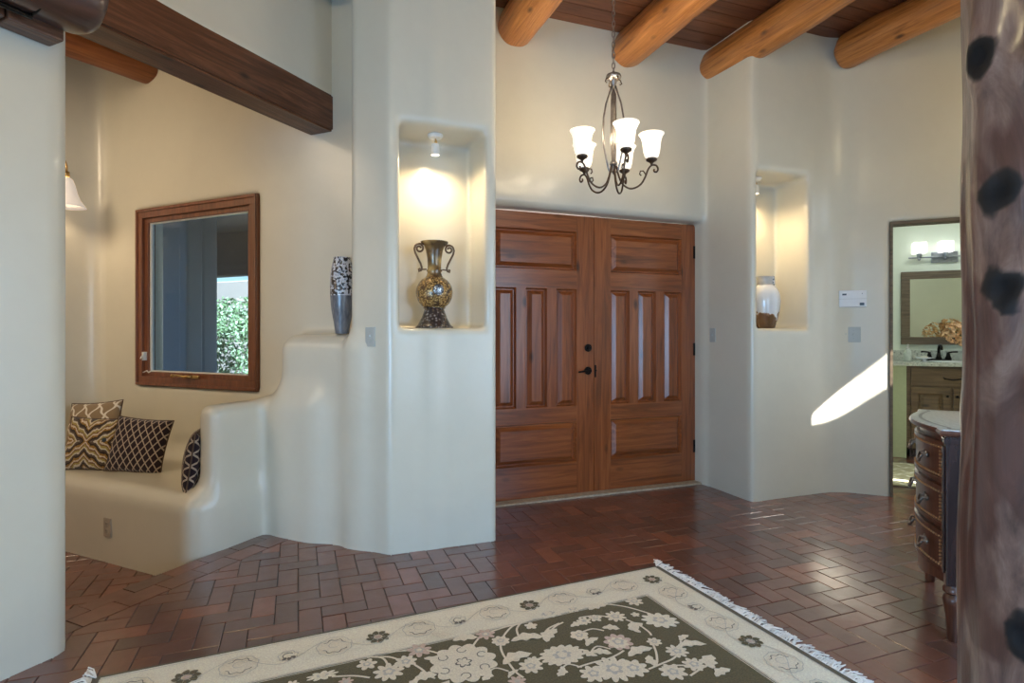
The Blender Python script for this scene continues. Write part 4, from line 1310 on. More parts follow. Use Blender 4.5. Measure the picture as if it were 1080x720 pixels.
def ringp(c, r0, r1, mi, lev, a0=0, a1=2 * PI, n=28, wav=0, wn_=8):
    z = zl(lev)
    vs = []; fs = []
    for i in range(n + 1):
        a = a0 + (a1 - a0) * i / n; w_ = 1 + wav * math.sin(a * wn_)
        vs.append((c[0] + r0 * w_ * math.cos(a), c[1] + r0 * w_ * math.sin(a), z)); vs.append((c[0] + r1 * w_ * math.cos(a), c[1] + r1 * w_ * math.sin(a), z))
    for i in range(n): fs.append((2 * i, 2 * i + 1, 2 * i + 3, 2 * i + 2))
    mb.add(vs, fs, mi)
def flower(c, r, petals, mi, lev, depth=0.3, ph=0, sq=1.0, rot=0, sharp=False, n=72):
    poly = []
    for i in range(n):
        a = 2 * PI * i / n
        s = abs(math.cos((a + ph) * petals / 2))
        rr = r * (1 - depth + depth * (s if not sharp else (1 - abs(1 - 2 * (((a + ph) * petals / (2 * PI)) % 1)))))
        x, y = rr * math.cos(a), rr * sq * math.sin(a)
        poly.append((c[0] + x * math.cos(rot) - y * math.sin(rot), c[1] + x * math.sin(rot) + y * math.cos(rot)))
    flat(poly, mi, c, lev)
def leafp(c, L_, W_, rot, mi, lev, jag=0.25):
    poly = []; n = 16
    for s in (1, -1):
        for i in range(n):
            tt = i / n if s == 1 else 1 - i / n
            w_ = W_ * math.sin(PI * tt) ** 0.8 * (1 + jag * math.sin(tt * 18))
            x = (tt - .5) * L_; y = s * w_ / 2 + 0.15 * L_ * math.sin(PI * tt)
            poly.append((c[0] + x * math.cos(rot) - y * math.sin(rot), c[1] + x * math.sin(rot) + y * math.cos(rot)))
    flat(poly, mi, c, lev)
def ribbon(pts, w, mi, lev):
    # smooth
    P = [Vector(p) for p in pts]; sm = []
    for i in range(len(P) - 1):
        p0 = P[max(i - 1, 0)]; p1 = P[i]; p2 = P[i + 1]; p3 = P[min(i + 2, len(P) - 1)]
        for tt in (0, .25, .5, .75):
            sm.append(0.5 * ((2 * p1) + (-p0 + p2) * tt + (2 * p0 - 5 * p1 + 4 * p2 - p3) * tt ** 2 + (-p0 + 3 * p1 - 3 * p2 + p3) * tt ** 3))
    sm.append(P[-1]); z = zl(lev)
    vs = []; fs = []
    for i, p in enumerate(sm):
        d = sm[min(i + 1, len(sm) - 1)] - sm[max(i - 1, 0)]
        if d.length < 1e-9: d = Vector((1, 0))
        nrm = Vector((-d.y, d.x)).normalized() * w / 2
        vs += [(p.x + nrm.x, p.y + nrm.y, z), (p.x - nrm.x, p.y - nrm.y, z)]
    for i in range(len(sm) - 1): fs.append((2 * i, 2 * i + 1, 2 * i + 3, 2 * i + 2))
    mb.add(vs, fs, mi)
# field, edge stripes
fx, fy = -0.285, -0.285
z1 = TH + 0.0004
def rect(x0, x1, y0, y1, mi, lev): flat([(x0, y0), (x1, y0), (x1, y1), (x0, y1)], mi, None, lev)
rect(-RW - fx, fx, -RL - fy, fy, 1, 1)
for a in (0, 1):
    y = fy + 0.004 if not a else -RL - fy - 0.008
    rect(-RW - fx, fx, y, y + 0.004, 3, 1)
    x = fx + 0.004 if not a else -RW - fx - 0.008
    rect(x, x + 0.004, -RL - fy, fy, 3, 1)
rect(-RW, 0, -0.016, -0.002, 6, 1); rect(-RW, 0, -RL + 0.002, -RL + .016, 6, 1)
rect(-0.028, -0.002, -RL, 0, 6, 1.5); rect(-RW + .002, -RW + 0.028, -RL, 0, 6, 1.5)
for d in (0.028, 0.272):
    ringr = [(-RW + d, -RL + d), (-d, -RL + d), (-d, -d), (-RW + d, -d)]
    for i in range(4):
        a, b = ringr[i], ringr[(i + 1) % 4]
        ribbon([a, ((a[0] + b[0]) / 2, (a[1] + b[1]) / 2), b], 0.0035, 5, 2)
# border motifs, alternating along the border centre line
rnd = random.Random(8)
def motif(c, k, rot):
    if k == 0:      # dark eight-petal flower
        for i in range(8):
            a = rot + i * PI / 4
            leafp((c[0] + 0.034 * math.cos(a), c[1] + 0.034 * math.sin(a)), 0.034, 0.026, a, 1, 3, 0.1)
        ringp(c, 0.019, 0.023, 3, 3); flower(c, 0.014, 6, 4, 3)
    elif k in (1, 3):   # ring outline
        flower(c, 0.062, 10, 2, 2, 0.15)
        ringp(c, 0.046, 0.050, 3, 3, R(200), R(330), wav=0.10); ringp(c, 0.046, 0.050, 3, 3, R(20), R(140), wav=0.10)
        ringp(c, 0.068, 0.071, 5, 3, wav=0.05, wn_=9)
        ringp((c[0], c[1] + 0.01), 0.020, 0.0225, 5, 3, R(20), R(300))
    else:               # small palmette
        ringp(c, 0.034, 0.038, 5, 3, wav=0.1, wn_=7)
        ringp(c, 0.018, 0.022, 3, 3, R(30), R(330))
        for a in (-0.7, 0.0, 0.7):
            b = rot - PI / 2 + a
            leafp((c[0] + 0.026 * math.cos(b), c[1] + 0.026 * math.sin(b)), 0.024, 0.016, b, 3, 4, 0)
m0 = im2rug(679, 617)
step = 0.178
bx, by = -0.142, -0.142
x = bx; k = 0
while x > -RW + 0.08:
    motif((x, by), [0, 1, 2, 3][k % 4], 0); motif((x, -RL - by), [0, 1, 2, 3][k % 4], PI); x -= step; k += 1
y = by - 0.165; k = 1
while y > -RL + 0.2:
    motif((bx, y), [0, 1, 2, 3][k % 4], -PI / 2); motif((-RW - bx, y), [0, 1, 2, 3][k % 4], PI / 2); y -= 0.165; k += 1
# faint vine in the border
x = 0.0
pts = []
while x > -RW + 0.1:
    pts.append((x - 0.08, by + 0.05 * math.sin(x / step * PI))); x -= 0.045
ribbon(pts, 0.003, 5, 2.5)
pts = []; y = -0.2
while y > -RL + 0.1:
    pts.append((bx + 0.05 * math.sin(y / 0.165 * PI), y)); y -= 0.045
ribbon(pts, 0.003, 5, 2.5)
# field vines and flowers, measured from the rug itself
def R_(l): return [im2rug(*p) for p in l]
for l in [[(572, 675), (578, 666), (590, 660)], [(611, 654), (627, 652), (641, 653)], [(607, 642.5), (621, 641), (641, 640), (662, 643), (686, 650)],
          [(660, 656), (674, 662), (684, 669), (687, 673)], [(615, 669), (625, 666), (637, 668)], [(609, 707), (625, 702), (641, 698), (652, 693), (658, 689)],
          [(684, 709), (698, 703), (711, 697), (718, 687), (718, 679)], [(689, 683), (692, 691), (693, 701), (690, 706)], [(698, 707), (711, 705), (723, 705)],
          [(497, 687), (504, 677), (511, 672), (530, 665), (552, 659), (561, 656)], [(554, 658), (541, 663), (533, 671), (530, 677), (528, 684), (530, 692), (537, 703), (544, 712), (552, 718)],
          [(550, 659), (545, 666), (547, 674)], [(594, 659), (585, 664), (576, 674)], [(400, 692), (418, 690), (433, 689), (450, 689), (465, 693)],
          [(400, 696), (411, 696), (424, 700)], [(437, 704), (446, 710), (454, 718)], [(387, 696), (403, 697), (409, 705), (408, 712)], [(350, 717), (373, 716), (390, 718)], [(640, 704), (630, 712), (620, 722)], [(752, 702), (740, 708), (728, 716)]]:
    ribbon(R_(l), 0.0095, 2, 2)
def fl(px, py, r, n, d=0.35, mi=2, sq=1.0, rot=0, ph=0, core=3):
    c = im2rug(px, py)
    flower(c, r, n, mi, 3, d, ph, sq, rot)
    if r > 0.03:
        flower(c, r * 0.42, max(5, n // 2), 5, 4, 0.35, ph, sq, rot)
        flower(c, r * 0.22, 5, 2, 5, 0.2)
# big scalloped rosette
def rosette(px, py, r, n=12):
    c = im2rug(px, py) if px is not None else py
    flower(c, r, n, 2, 3, 0.16)
    for i in range(n // 2):
        a = 2 * PI * i / (n // 2) + .3
        cc = (c[0] + r * .66 * math.cos(a), c[1] + r * .66 * math.sin(a))
        ringp(cc, r * .12, r * .15, 3, 4, a, a + 4.6, 14)
    flower(c, r * .26, 6, 3, 4, .4); flower(c, r * .20, 6, 2, 5, .4)
rosette(489, 702, 0.135)
fl(593, 694, 0.100, 15, 0.22, sq=0.72, rot=R(0)); fl(652, 680, 0.062, 9, 0.28, mi=4, sq=1.05); fl(652, 681, 0.045, 8, .3)
fl(428, 701, 0.045, 8); fl(528, 679, 0.040, 8, .25); fl(560, 663, 0.030, 5, .4); fl(442, 689, 0.052, 7, .5, mi=4); fl(512, 672, 0.044, 7, .5, mi=4)
fl(611, 673, 0.042, 6, .25); fl(649, 653, 0.050, 9, .4); fl(669, 637, 0.044, 7, .45); fl(690, 680, 0.033, 7, .35); fl(714, 690, 0.048, 9, .4); fl(732, 704, 0.047, 8, .4)
fl(696, 657, 0.085, 11, .3, mi=0, sq=.8, rot=R(-40)); fl(578, 650, 0.090, 13, .3, mi=0, sq=.45); fl(604, 645, 0.055, 9, .4, mi=0, sq=.6)
fl(668, 708, 0.060, 8, .35); fl(648, 709, 0.085, 12, .35); fl(626, 714, 0.055, 8, .4); fl(410, 712, 0.06, 9, .4); fl(340, 716, 0.06, 9, .4, mi=0, sq=.5)
fl(628, 655, 0.032, 5, .5); fl(670, 651, 0.022, 5, .4); fl(387, 704, 0.040, 6, .45); fl(560, 706, 0.05, 8, .4); fl(563, 700, .03, 6, .4); fl(710, 712, 0.055, 8, .4)
def lf(px, py, L_, W_, rot): leafp(im2rug(px, py), L_, W_, R(rot), 2, 3)
lf(631, 643, 0.11, 0.05, 5); lf(610, 662, 0.08, 0.035, 0); lf(672, 664, 0.09, 0.045, 20); lf(625, 680, 0.09, 0.035, 25); lf(634, 692, 0.09, 0.04, -30)
lf(466, 671, 0.10, 0.04, 150); lf(491, 677, 0.11, 0.05, -10); lf(546, 698, 0.14, 0.06, 10); lf(557, 677, 0.15, 0.055, -10); lf(582, 673, 0.12, 0.055, 40); lf(676, 691, 0.13, 0.05, 5)
lf(730, 684, 0.13, 0.045, -15); lf(751, 701, 0.10, 0.06, 50); lf(763, 713, 0.09, 0.04, 10); lf(689, 700, .08, .04, 80); lf(449, 718, .09, .05, 0); lf(542, 714, .07, .02, 30); lf(722, 676, .07, .03, 20)
rx = random.Random(33)
placed = [im2rug(*p) for p in [(489,702),(593,694),(652,680),(428,701),(528,679),(560,663),(442,689),(512,672),(611,673),(649,653),(669,637),(690,680),(714,690),(732,704),(696,657),(578,650),(604,645),(668,708),(648,709),(626,714),(410,712),(340,716),(387,704),(563,703),(710,712),(466,671),(491,677),(546,698),(557,677),(582,673),(676,691),(730,684),(751,701)]]
for _ in range(900):
    c = (rx.uniform(-RW - fx + .05, fx - .05), rx.uniform(-0.78, fy - .05))
    if min((c[0] - a[0]) ** 2 + (c[1] - a[1]) ** 2 for a in placed) > 0.105 ** 2:
        placed.append(c); k_ = rx.random()
        if k_ < .4: leafp(c, rx.uniform(.07, .12), .042, rx.uniform(0, 6.28), 2, 3)
        elif k_ < .75: flower(c, rx.uniform(.026, .042), 7, rx.choice((2, 2, 4)), 3, .45); flower(c, .012, 5, 5, 4, .3)
        else: leafp(c, .07, .035, rx.uniform(0, 6.28), 2, 3); ribbon([c, (c[0] + .05, c[1] + .03), (c[0] + .09, c[1] - .01)], .008, 2, 2)
# the rest of the field (towards the camera, outside this view): same vocabulary
rnd = random.Random(21)
yy = -0.80
while yy > -RL + 0.36:
    xx = fx - 0.12
    while xx > -RW - fx + 0.12:
        # only where the measured part ends
        Yc = RC.y + xx * math.sin(RA) + yy * math.cos(RA)
        if Yc < 1.98 :
            c = (xx + rnd.uniform(-.03, .03), yy + rnd.uniform(-.03, .03))
            kk = rnd.random()
            if kk < 0.3: flower(c, rnd.uniform(.06, .1), 11, 2, 3, .28); flower(c, .03, 6, 5, 4, .3)
            elif kk < 0.7: flower(c, rnd.uniform(.03, .05), 7, 2, 3, .4)
            else: leafp(c, .12, .05, rnd.uniform(0, 6), 2, 3)
            ribbon([c, (c[0] - .08, c[1] + .04), (c[0] - .16, c[1] - .02)], .009, 2, 2)
        xx -= 0.19
    yy -= 0.19
pile = mb.build('pile', rm, rug)
# fringe: thin strands at both short ends
mb = MB(); rnd = random.Random(2)
for side in (0, 1):
    sx = 1 if side == 0 else -1
    x0 = -0.003 if side == 0 else -RW + 0.003
    y = -0.005
    while y > -RL + 0.005:
        ln = rnd.uniform(0.045, 0.085); dy = rnd.gauss(-0.004 - 0.02 * math.sin(y * 31), 0.012)
        zt = rnd.uniform(0.006, 0.022)
        w_ = rnd.uniform(0.0018, 0.0032)
        mb.tube([(x0, y, 0.008), (x0 + sx * ln * .4, y + dy * .3 + rnd.gauss(0, .003), zt), (x0 + sx * ln, y + dy, 0.0035)], [w_ * 1.2, w_, w_ * .8], n=5)
        y -= rnd.uniform(0.003, 0.0055)
    # thicker knotted clump at the corner
    for k in range(16):
        mb.tube([(x0 - sx * .01, -0.01, 0.012), (x0 + sx * rnd.uniform(0.0, .03), rnd.uniform(-.01, .025), 0.03), (x0 + sx * rnd.uniform(.005, .04), rnd.uniform(0.0, .05), rnd.uniform(.008, .03))], .0026, n=5)
fr = mb.build('fringe', simple('fringe_cotton', (0.90, 0.78, 0.67), 0.9, var=0.15), rug)
fr['kind'] = 'stuff'

# ------------------------------------------------------------------ bow-front chest (diagonal frame, front towards -p)
def chest():
    p0, q0 = 0.660, 2.955
    t = empty('bow_front_chest', pq2w(p0, q0, 0.0), AD - R(5), 'dark wooden bow-front chest of drawers with pale stone top beside the log post', 'chest')
    Lq = 0.74; DEP = 0.50
    def bow(s, extra=0.0):   # s 0..1 along the front, returns x (local p)
        return 0.02 - 0.068 * math.sin(PI * s) ** 0.9 - extra
    y0, y1 = 0.065, Lq - 0.065       # between the stiles
    def front_poly(off, ya=y0, yb=y1, back=None, n=22):
        pts = []
        for i in range(n + 1):
            s = i / n; y = ya + (yb - ya) * s
            pts.append((bow((y - y0) / (y1 - y0) if 0 else s) - off, y))
        bk = DEP if back is None else back
        return pts + [(bk, yb), (bk, ya)]
    zb, zt = 0.235, 0.870
    # carcass
    mb = MB()
    mb.prism([(x, y) for x, y in front_poly(-0.006)][::-1], zb + 0.03, zt)
    mb.box(0.05, DEP, 0.02, Lq - 0.02, zb + 0.03, zt)
    mb.build('carcass', M['chest'], t)
    # shaped apron under the drawers
    mb = MB(); n = 24; vs = []
    for i in range(n + 1):
        s = i / n; y = y0 + (y1 - y0) * s; x = bow(s)
        zl = zb - 0.055 + 0.075 * abs(math.cos(PI * s)) ** 2 * 0.6
        vs += [(x - .004, y, zl), (x - .004, y, zb + 0.05), (x + .02, y, zl), (x + .02, y, zb + .05)]
    fs = []
    for i in range(n):
        a = 4 * i; b = 4 * (i + 1)
        fs += [(a, b, b + 1, a + 1), (a + 2, a + 3, b + 3, b + 2), (a, a + 2, b + 2, b), (a + 1, b + 1, b + 3, a + 3)]
    mb.add(vs, fs); mb.build('apron', M['chest'], t)
    # drawers with studs
    hs = [(0.262, 0.445), (0.458, 0.640), (0.653, 0.835)]
    for za, zc in hs:
        mb = MB(); n = 30; vs = []; fs = []
        rows = [(za, 0.0), (za + .004, 0.010), (za + 0.020, 0.010), (za + 0.023, 0.004), (zc - 0.023, 0.004), (zc - 0.020, 0.010), (zc - .004, .010), (zc, 0.0)]
        rn = len(rows)
        for i in range(n + 1):
            s = i / n; y = y0 + 0.008 + (y1 - y0 - 0.016) * s
            for z, o in rows: vs.append((bow(s) - 0.006 - o, y, z))
        for i in range(n):
            for r in range(rn - 1):
                a = i * rn + r; b = (i + 1) * rn + r
                fs.append((a, a + 1, b + 1, b))
        mb.add(vs, fs, 0)
        # end caps so the drawer has thickness
        mb.prism([(x, y) for x, y in front_poly(0.004, y0 + .008, y1 - .008, back=0.03)][::-1], za + .001, zc - .001, 0)
        for z in (za + 0.030, zc - 0.030):
            for i in range(31):
                s = (i + .5) / 31; y = y0 + 0.012 + (y1 - y0 - 0.024) * s
                mb.ball((bow(s) - 0.012, y, z), 0.0058, 1, 6)
        for y in (y0 + 0.022, y1 - 0.022):
            for j in range(1, 8):
                z = za + 0.030 + (zc - za - .06) * j / 8
                mb.ball((bow((y - y0) / (y1 - y0)) - 0.013, y, z), 0.0058, 1, 6)
        dr_ = mb.build('drawer', [M['chest'], simple('stud_brass', (0.50, 0.30, 0.16), 0.35, 0.7)], t, smooth=True, auto=25)
        for s in (0.22, 0.78):
            y = y0 + (y1 - y0) * s; x = bow(s) - 0.010; z = (za + zc) / 2
            mb = MB()
            for dy in (-0.030, 0.030):
                mb.ball((x - 0.006, y + dy, z + .012), 0.014, 0, 8, (.6, 1, 1)); mb.tube([(x, y + dy, z + .012), (x - .024, y + dy, z + .012)], .005, n=6)
            mb.tube([(x - .024, y - .034, z + .012), (x - .032, y - .026, z - .010), (x - .034, y, z - .020), (x - .032, y + .026, z - .010), (x - .024, y + .034, z + .012)], .0055, n=8)
            mb.ball((x - .034, y, z - .020), .009, 0, 8)
            mb.build('drawer_pull', M['pewter'], dr_, smooth=True)
    # corner stiles + turned legs
    for yc in (0.032, Lq - 0.032):
        mb = MB(); mb.box(0.005, 0.065, yc - 0.032, yc + 0.032, zb, zt, 0.006)
        mb.box(-0.003, 0.006, yc - 0.018, yc + 0.018, zb + .05, zt - .05, 0.003)
        mb.box(-0.002, 0.070, yc - 0.036, yc + 0.036, zt - .035, zt - .012, 0.003)
        mb.build('stile', M['chest_dark'], t)
    legs = [(0.035, 0.032), (0.035, Lq - .032), (DEP - .04, 0.035), (DEP - .04, Lq - .035)]
    for x, y in legs:
        mb = MB(); prof = [(0.0001, 0), (0.020, 0.0), (0.024, 0.010), (0.023, 0.05), (0.028, 0.10), (0.036, 0.155), (0.039, 0.175), (0.034, 0.19), (0.026, 0.198), (0.038, 0.208), (0.038, 0.222), (0.030, 0.232), (0.030, 0.25)]
        mb.lathe(prof, n=24, cx=x, cy=y, caps=False)
        mb.box(x - .030, x + .030, y - .030, y + .030, 0.235, 0.30, .003)
        mb.build('leg', M['chest'], t, smooth=True, auto=40)
    # side panels, framed
    for yc, s in ((0.020, -1), (Lq - 0.020, 1)):
        mb = MB()
        ya, yb = (yc - .008, yc + .002) if s < 0 else (yc - .002, yc + .008)
        mb.box(0.08, DEP - .03, ya, yb, zb + .06, zt - .04, .003)
        mb.box(0.12, DEP - .07, ya - (.006 if s < 0 else 0), yb + (.006 if s > 0 else 0), zb + .11, zt - .09, .004)
        mb.build('side_panel', M['chest_dark'], t)
    # stone top with projecting corners, inlaid band
    ov = 0.022
    def top_outline(e):
        pts = [(DEP + .0, -0.010 - e), (0.085, -0.012 - e), (-0.014 - e, -0.012 - e), (-0.020 - e, 0.052 + e * .2)]
        for i in range(0, 25):
            s = i / 24; pts.append((bow(s) - 0.034 - e, 0.066 + (Lq - 0.132) * s))
        pts += [(-0.020 - e, Lq - 0.052), (-0.014 - e, Lq + .012 + e), (0.085, Lq + .012 + e), (DEP, Lq + .010 + e)]
        return pts
    def top_mat():
        m = NT('chest_stone_top')
        v = m.coord((1, 1, 1)); w_ = m.n('ShaderNodeTexWave'); w_.wave_type = 'BANDS'; w_.bands_direction = 'DIAGONAL'
        w_.inputs['Scale'].default_value = 18; w_.inputs['Distortion'].default_value = 5; w_.inputs['Detail'].default_value = 3; w_.inputs['Detail Scale'].default_value = 2
        m.l(v, w_.inputs['Vector'])
        m.color(m.ramp(w_.outputs[0], [(0.0, (0.34, 0.35, 0.35)), (0.25, (0.52, 0.53, 0.52)), (0.8, (0.60, 0.61, 0.60))]))
        m.set(rough=0.3, coat=0.3); return m.m
    mb = MB()
    rings = [(-0.012, zt - 0.004, 1), (0.0, zt + 0.002, 1), (0.004, zt + 0.012, 1), (0.0, zt + 0.022, 0), (-0.004, zt + 0.026, 0)]
    polys = [top_outline(e) for e, z, m_ in rings]; n = len(polys[0])
    vs = [(x, y, r[1]) for r, pl in zip(rings, polys) for x, y in pl]
    for i in range(len(rings) - 1):
        fs = [(i * n + k, (i + 1) * n + k, (i + 1) * n + (k + 1) % n, i * n + (k + 1) % n) for k in range(n)]
        b = len(mb.v)
        if i == 0: mb.add(vs, fs, rings[i][2])
        else:
            mb.f += [tuple(f) for f in fs]; mb.m += [rings[i][2]] * len(fs)
    l = (len(rings) - 1) * n
    # top cap as a fan around an inner point, bottom cap too
    ci = len(mb.v); mb.v.append((0.22, Lq / 2, zt + 0.026)); mb.v.append((0.22, Lq / 2, zt - 0.004))
    for k in range(n):
        mb.f.append((l + k, ci, l + (k + 1) % n)); mb.m.append(0)
        mb.f.append((k, (k + 1) % n, ci + 1)); mb.m.append(1)
    # inlaid dark band
    po = top_outline(-0.034); pi_ = top_outline(-0.048)
    vs = [(x, y, zt + 0.0268) for x, y in po] + [(x, y, zt + 0.0268) for x, y in pi_]
    mb.add(vs, [(k, k + 1, n + k + 1, n + k) for k in range(n - 1)], 2)
    mb.build('stone_top', [top_mat(), M['chest'], simple('inlay_dark', (0.10, 0.095, 0.10), 0.3)], t)
chest()

# ------------------------------------------------------------------ bathroom
VQ = 7.18
t = empty('bathroom_vanity', pq2w(0.80, VQ, 0.0), AD, 'knotty wood bathroom vanity cabinet with drawer and paneled doors seen through the doorway', 'cabinet')
mb = MB(); mb.box(0.48, 2.0, 0.02, 0.56, 0.10, 0.965, 0.003); mb.build('cabinet_body', M['vanity'], t)
mb = MB(); mb.box(0.52, 1.95, 0.09, 0.5, 0.0, 0.10); mb.build('toe_kick', M['chest_dark'], t)
mb = MB(); mb.box(0.005, 0.48, 0.0, 0.56, 0.0, 0.965); mb.build('side_panel', M['panel_green'], t)
for x0 in (0.50, 1.25):
    mb = MB(); mb.box(x0 + .02, x0 + .72, 0.0, 0.022, 0.76, 0.945, .004); d_ = mb.build('drawer', M['vanity'], t)
    mb = MB(); mb.tube([(x0 + .30, -.005, .85), (x0 + .30, -.03, .84), (x0 + .37, -.035, .83), (x0 + .44, -.03, .84), (x0 + .44, -.005, .85)], .007); mb.build('drawer_pull', M['iron'], d_, smooth=True)
    for k in range(2):
        xa = x0 + .02 + k * .36
        mb = MB(); rect_frame(mb, xa, xa + .34, 0.12, 0.745, 0.065, 0.0, 0.022, .003)
        frame_panel_mb(mb, xa + .065, xa + .275, 0.185, 0.68, 0.004, 0.012, 0.025)
        d_ = mb.build('cabinet_door', M['vanity'], t)
        mb = MB(); mb.ball((xa + (.31 if k == 0 else .03), -.015, .66), .014); mb.build('knob', M['iron'], d_, smooth=True)
t = empty('vanity_countertop', pq2w(0.80, VQ - 0.03, 0.966), AD, 'speckled pale granite countertop with backsplash on the bathroom vanity', 'countertop')
m = NT('granite')
v = m.coord(); f = m.noise(v, 45, 5, .7); g = m.noise(v, 9, 4, .6)
m.color(m.mix(m.ramp(g, [(.4, (0, 0, 0)), (.65, (.8, .8, .8))]), m.ramp(f, [(.32, (.12, .13, .12)), (.48, (.52, .55, .48)), (.7, (.76, .78, .70))]), (.46, .50, .44)))
m.set(rough=.2, coat=.3); GR = m.m
mb = MB(); mb.box(0.003, 2.05, -0.02, 0.598, 0.0, 0.040, .006); mb.build('slab', GR, t)
mb = MB(); mb.box(0.003, 2.05, 0.575, 0.598, 0.041, 0.15, .003); mb.build('backsplash', GR, t)
t = empty('sink_basin', pq2w(1.74, VQ + 0.22, 1.006), AD, 'white oval sink rim set in the granite vanity top', 'sink')
mb = MB(); m_ = Matrix.Diagonal((1.25, 0.85, 1, 1)); mb.lathe([(0.19, 0.0), (0.195, .006), (0.18, .008), (0.17, .002), (0.12, .0015), (.0001, .001)], n=36, mat=m_); mb.build('rim', M['white_plastic'], t, smooth=True)
t = empty('faucet', pq2w(1.655, VQ + 0.45, 1.006), AD, 'dark bronze two-handle faucet behind the bathroom sink', 'faucet')
mb = MB(); mb.box(-.11, .11, -.03, .03, 0, .022, .008); mb.build('base', M['iron'], t)
mb = MB(); mb.lathe([(.034, .02), (.022, .05), (.016, .09)], n=16); mb.tube([(0, 0, .06), (0, 0, .13), (0, -.02, .165), (0, -.07, .175), (0, -.11, .15), (0, -.115, .12)], [.016, .014, .012, .012, .012, .013], n=10); mb.build('spout', M['iron'], t, smooth=True)
for s in (-1, 1):
    mb = MB(); mb.lathe([(.034, .02), (.022, .05), (.014, .085), (.016, .095)], n=16, cx=s * .085)
    mb.tube([(s * .085, 0, .09), (s * .12, -.01, .098), (s * .165, -.015, .10)], [.010, .008, .010], n=8); mb.build('handle', M['iron'], t, smooth=True)
t = empty('soap_dispenser', pq2w(1.335, VQ + 0.24, 1.006), AD, 'pale glass soap dispenser at the left end of the vanity top', 'dispenser')
mb = MB(); mb.lathe([(.0001, 0), (.038, 0), (.040, .01), (.038, .10), (.020, .125), (.014, .135)], n=20, caps=False); mb.build('bottle', M['soap_glass'], t, smooth=True)
mb = MB(); mb.lathe([(.016, .132), (.016, .15), (.005, .152), (.005, .175), (.011, .178), (.0001, .185)], n=14); mb.tube([(0, 0, .178), (-.0, -.04, .178)], .005); mb.build('pump', M['white_metal'], t, smooth=True)
t = empty('soap_dish', pq2w(1.46, VQ + 0.12, 1.006), AD, 'white footed soap dish beside the dispenser', 'dish')
mb = MB(); mb.lathe([(.035, 0), (.015, .012), (.015, .025), (.075, .04), (.078, .046), (.05, .038), (.0001, .034)], n=24, caps=False); mb.build('bowl', M['white_plastic'], t, smooth=True)
mb = MB(); mb.ball((0, 0, .048), .035, sc=(1, .7, .4)); mb.build('soap', simple('soap_bar', (.75, .74, .62), .5), t, smooth=True)
# flowers on the vanity
t = empty('flower_arrangement', pq2w(2.06, VQ + 0.13, 1.006), AD, 'peach silk hydrangea blooms in a vase on the bathroom vanity', 'flowers')
mb = MB(); mb.lathe([(.0001, 0), (.05, 0), (.06, .03), (.055, .08), (.03, .12), (.038, .14)], n=20, caps=False); mb.build('vase', simple('bath_vase', (.20, .16, .12), .3), t, smooth=True)
petal = simple('peach_petal', (.62, .34, .15), .6, var=.35, scale=18); petal2 = simple('peach_petal_light', (.78, .50, .27), .6, var=.25, scale=18)
rnd = random.Random(5)
for (bx_, by_, bz_, br) in [(-.33, -.01, .31, .115), (-.17, -.03, .37, .11), (-.20, .05, .24, .10), (-.02, -.02, .32, .10)]:
    mb = MB()
    for i in range(150):
        a = rnd.uniform(0, 2 * PI); zc = rnd.uniform(-1, 1); rr = br * rnd.uniform(.8, 1)
        s_ = math.sqrt(1 - zc * zc); nrm = Vector((s_ * math.cos(a), s_ * math.sin(a), zc)); c = Vector((bx_, by_, bz_)) + nrm * rr
        d = (nrm + Vector((rnd.gauss(0, .5), rnd.gauss(0, .5), rnd.gauss(0, .5)))).normalized(); e = d.orthogonal().normalized(); g_ = d.cross(e); s2 = rnd.uniform(.014, .024)
        vs = [c] + [c + (e * math.cos(k * PI / 3) + g_ * math.sin(k * PI / 3)) * s2 * (1 if k % 2 else .75) + d * s2 * .25 for k in range(6)]
        mb.add(vs, [(0, 1 + k, 1 + (k + 1) % 6) for k in range(6)], i % 2)
    bl = mb.build('bloom', [petal, petal2], t)
    mb = MB(); mb.tube([(0, 0, .13), (bx_ * .5, by_ * .5, .17), (bx_, by_, bz_)], .004); mb.build('stem', simple('stem_green', (.06, .12, .04), .6), t)
mb = MB()
for a, l_, z in ((2.6, .15, .14), (3.5, .14, .10), (4.4, .15, .13), (5.6, .13, .12), (0.6, .12, .12)):
    c = Vector((math.cos(a), math.sin(a), 0)); s_ = Vector((-c.y, c.x, 0))
    mb.add([c * .03 + Vector((0, 0, z)), c * l_ * .6 + s_ * .03 + Vector((0, 0, z + .02)), c * l_ + Vector((0, 0, z - .02)), c * l_ * .6 - s_ * .03 + Vector((0, 0, z + .02))], [(0, 1, 2, 3)])
mb.build('leaf', simple('leaf_dark', (.04, .10, .035), .5), t)
# mirror
t = empty('framed_mirror', pq2w(1.325, 7.748, 1.18), AD, 'rectangular mirror in a brown wood frame above the bathroom vanity', 'mirror')
mb = MB(); rect_frame(mb, 0, 0.98, 0, 0.82, 0.085, -0.03, 0.0, .006); mb.build('frame', M['mirror_frame'], t)
mb = MB(); mb.box(0.08, 0.90, -0.012, -0.004, 0.08, 0.74); mb.build('glass', M['mirror'], t)
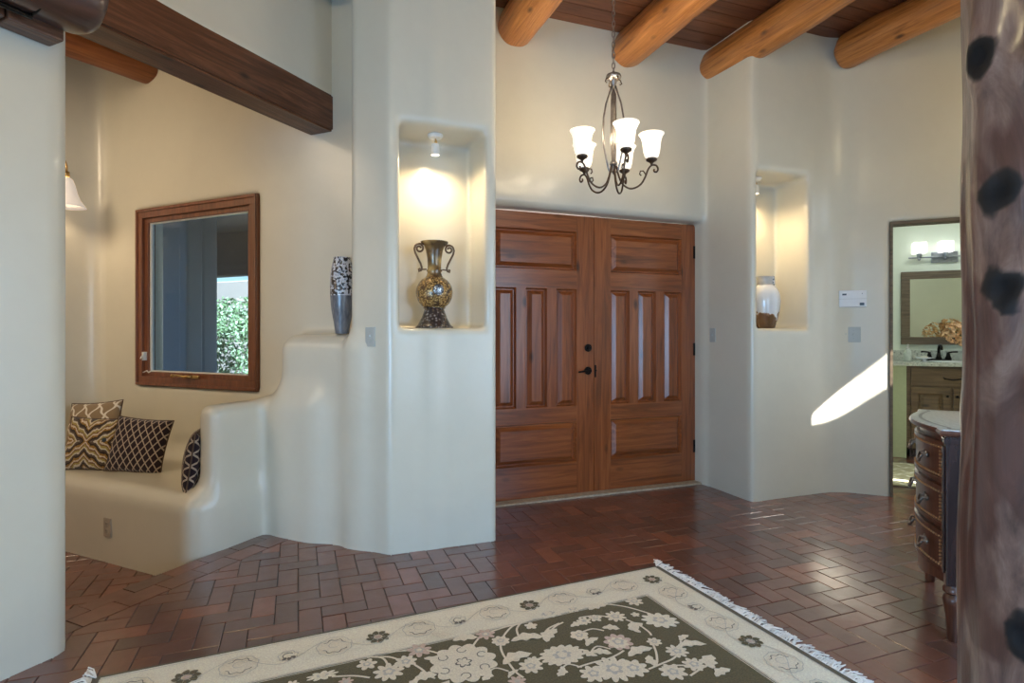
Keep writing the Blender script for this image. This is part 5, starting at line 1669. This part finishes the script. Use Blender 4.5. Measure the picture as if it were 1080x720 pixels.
# vanity light
t = empty('vanity_light', pq2w(1.73, 7.748, 2.15), AD, 'steel bar vanity light with square glowing glass shades above the mirror', 'lamp')
mb = MB(); mb.box(-.12, .12, -.02, 0, -.06, .06, .004); mb.build('backplate', M['steel'], t)
mb = MB(); mb.box(-.34, .34, -.062, -.045, -.008, .008, .002); mb.tube([(0, -.02, 0), (0, -.05, 0)], .012); mb.build('bar', M['steel'], t)
for k, x in enumerate((-.24, 0.0, .24)):
    mb = MB(); mb.lathe([(.02, .0), (.026, .02), (.026, .045), (.0001, .046)], n=16, mat=Matrix.Translation((x, -.054, 0.0))); mb.ball((x, -.054, -.018), .016); hd = mb.build('lamp_holder', M['steel'], t, smooth=True, auto=40)
    mb = MB(); rr = .062; mb.box(x - rr, x + rr, -.054 - rr, -.054 + rr, .046, .165, .006); mb.build('glass_shade', M['bath_glow'], hd)
# bath rug with lattice
def lattice(m):
    tc = m.n('ShaderNodeTexCoord'); s = m.n('ShaderNodeSeparateXYZ'); m.l(tc.outputs['Object'], s.inputs[0])
    u = m.math('MULTIPLY', s.outputs[0], 1 / 0.22); v_ = m.math('MULTIPLY', s.outputs[1], 1 / 0.22)
    wob = m.math('MULTIPLY', m.math('SINE', m.math('MULTIPLY', v_, 4 * PI)), 0.07)
    a = m.math('ABSOLUTE', m.math('SUBTRACT', m.math('FRACT', m.math('ADD', m.math('ADD', u, v_), wob)), 0.5))
    b = m.math('ABSOLUTE', m.math('SUBTRACT', m.math('FRACT', m.math('ADD', m.math('SUBTRACT', u, v_), wob)), 0.5))
    return m.mix(m.ramp(m.math('MAXIMUM', a, b), [(0.43, (0, 0, 0)), (0.45, (1, 1, 1))]), (0.42, 0.38, 0.22), (0.74, 0.72, 0.60))
mb = MB(); mb.box(-0.45, 0.75, 0, 1.0, 0.002, 0.014, .004)
o = mb.build('bath_mat', fabric('lattice_mat', lattice), rot=AD, loc=pq2w(1.28, 5.80, 0.002))
tag(o, 'olive bath mat with pale lattice lines on the bathroom floor', 'mat')
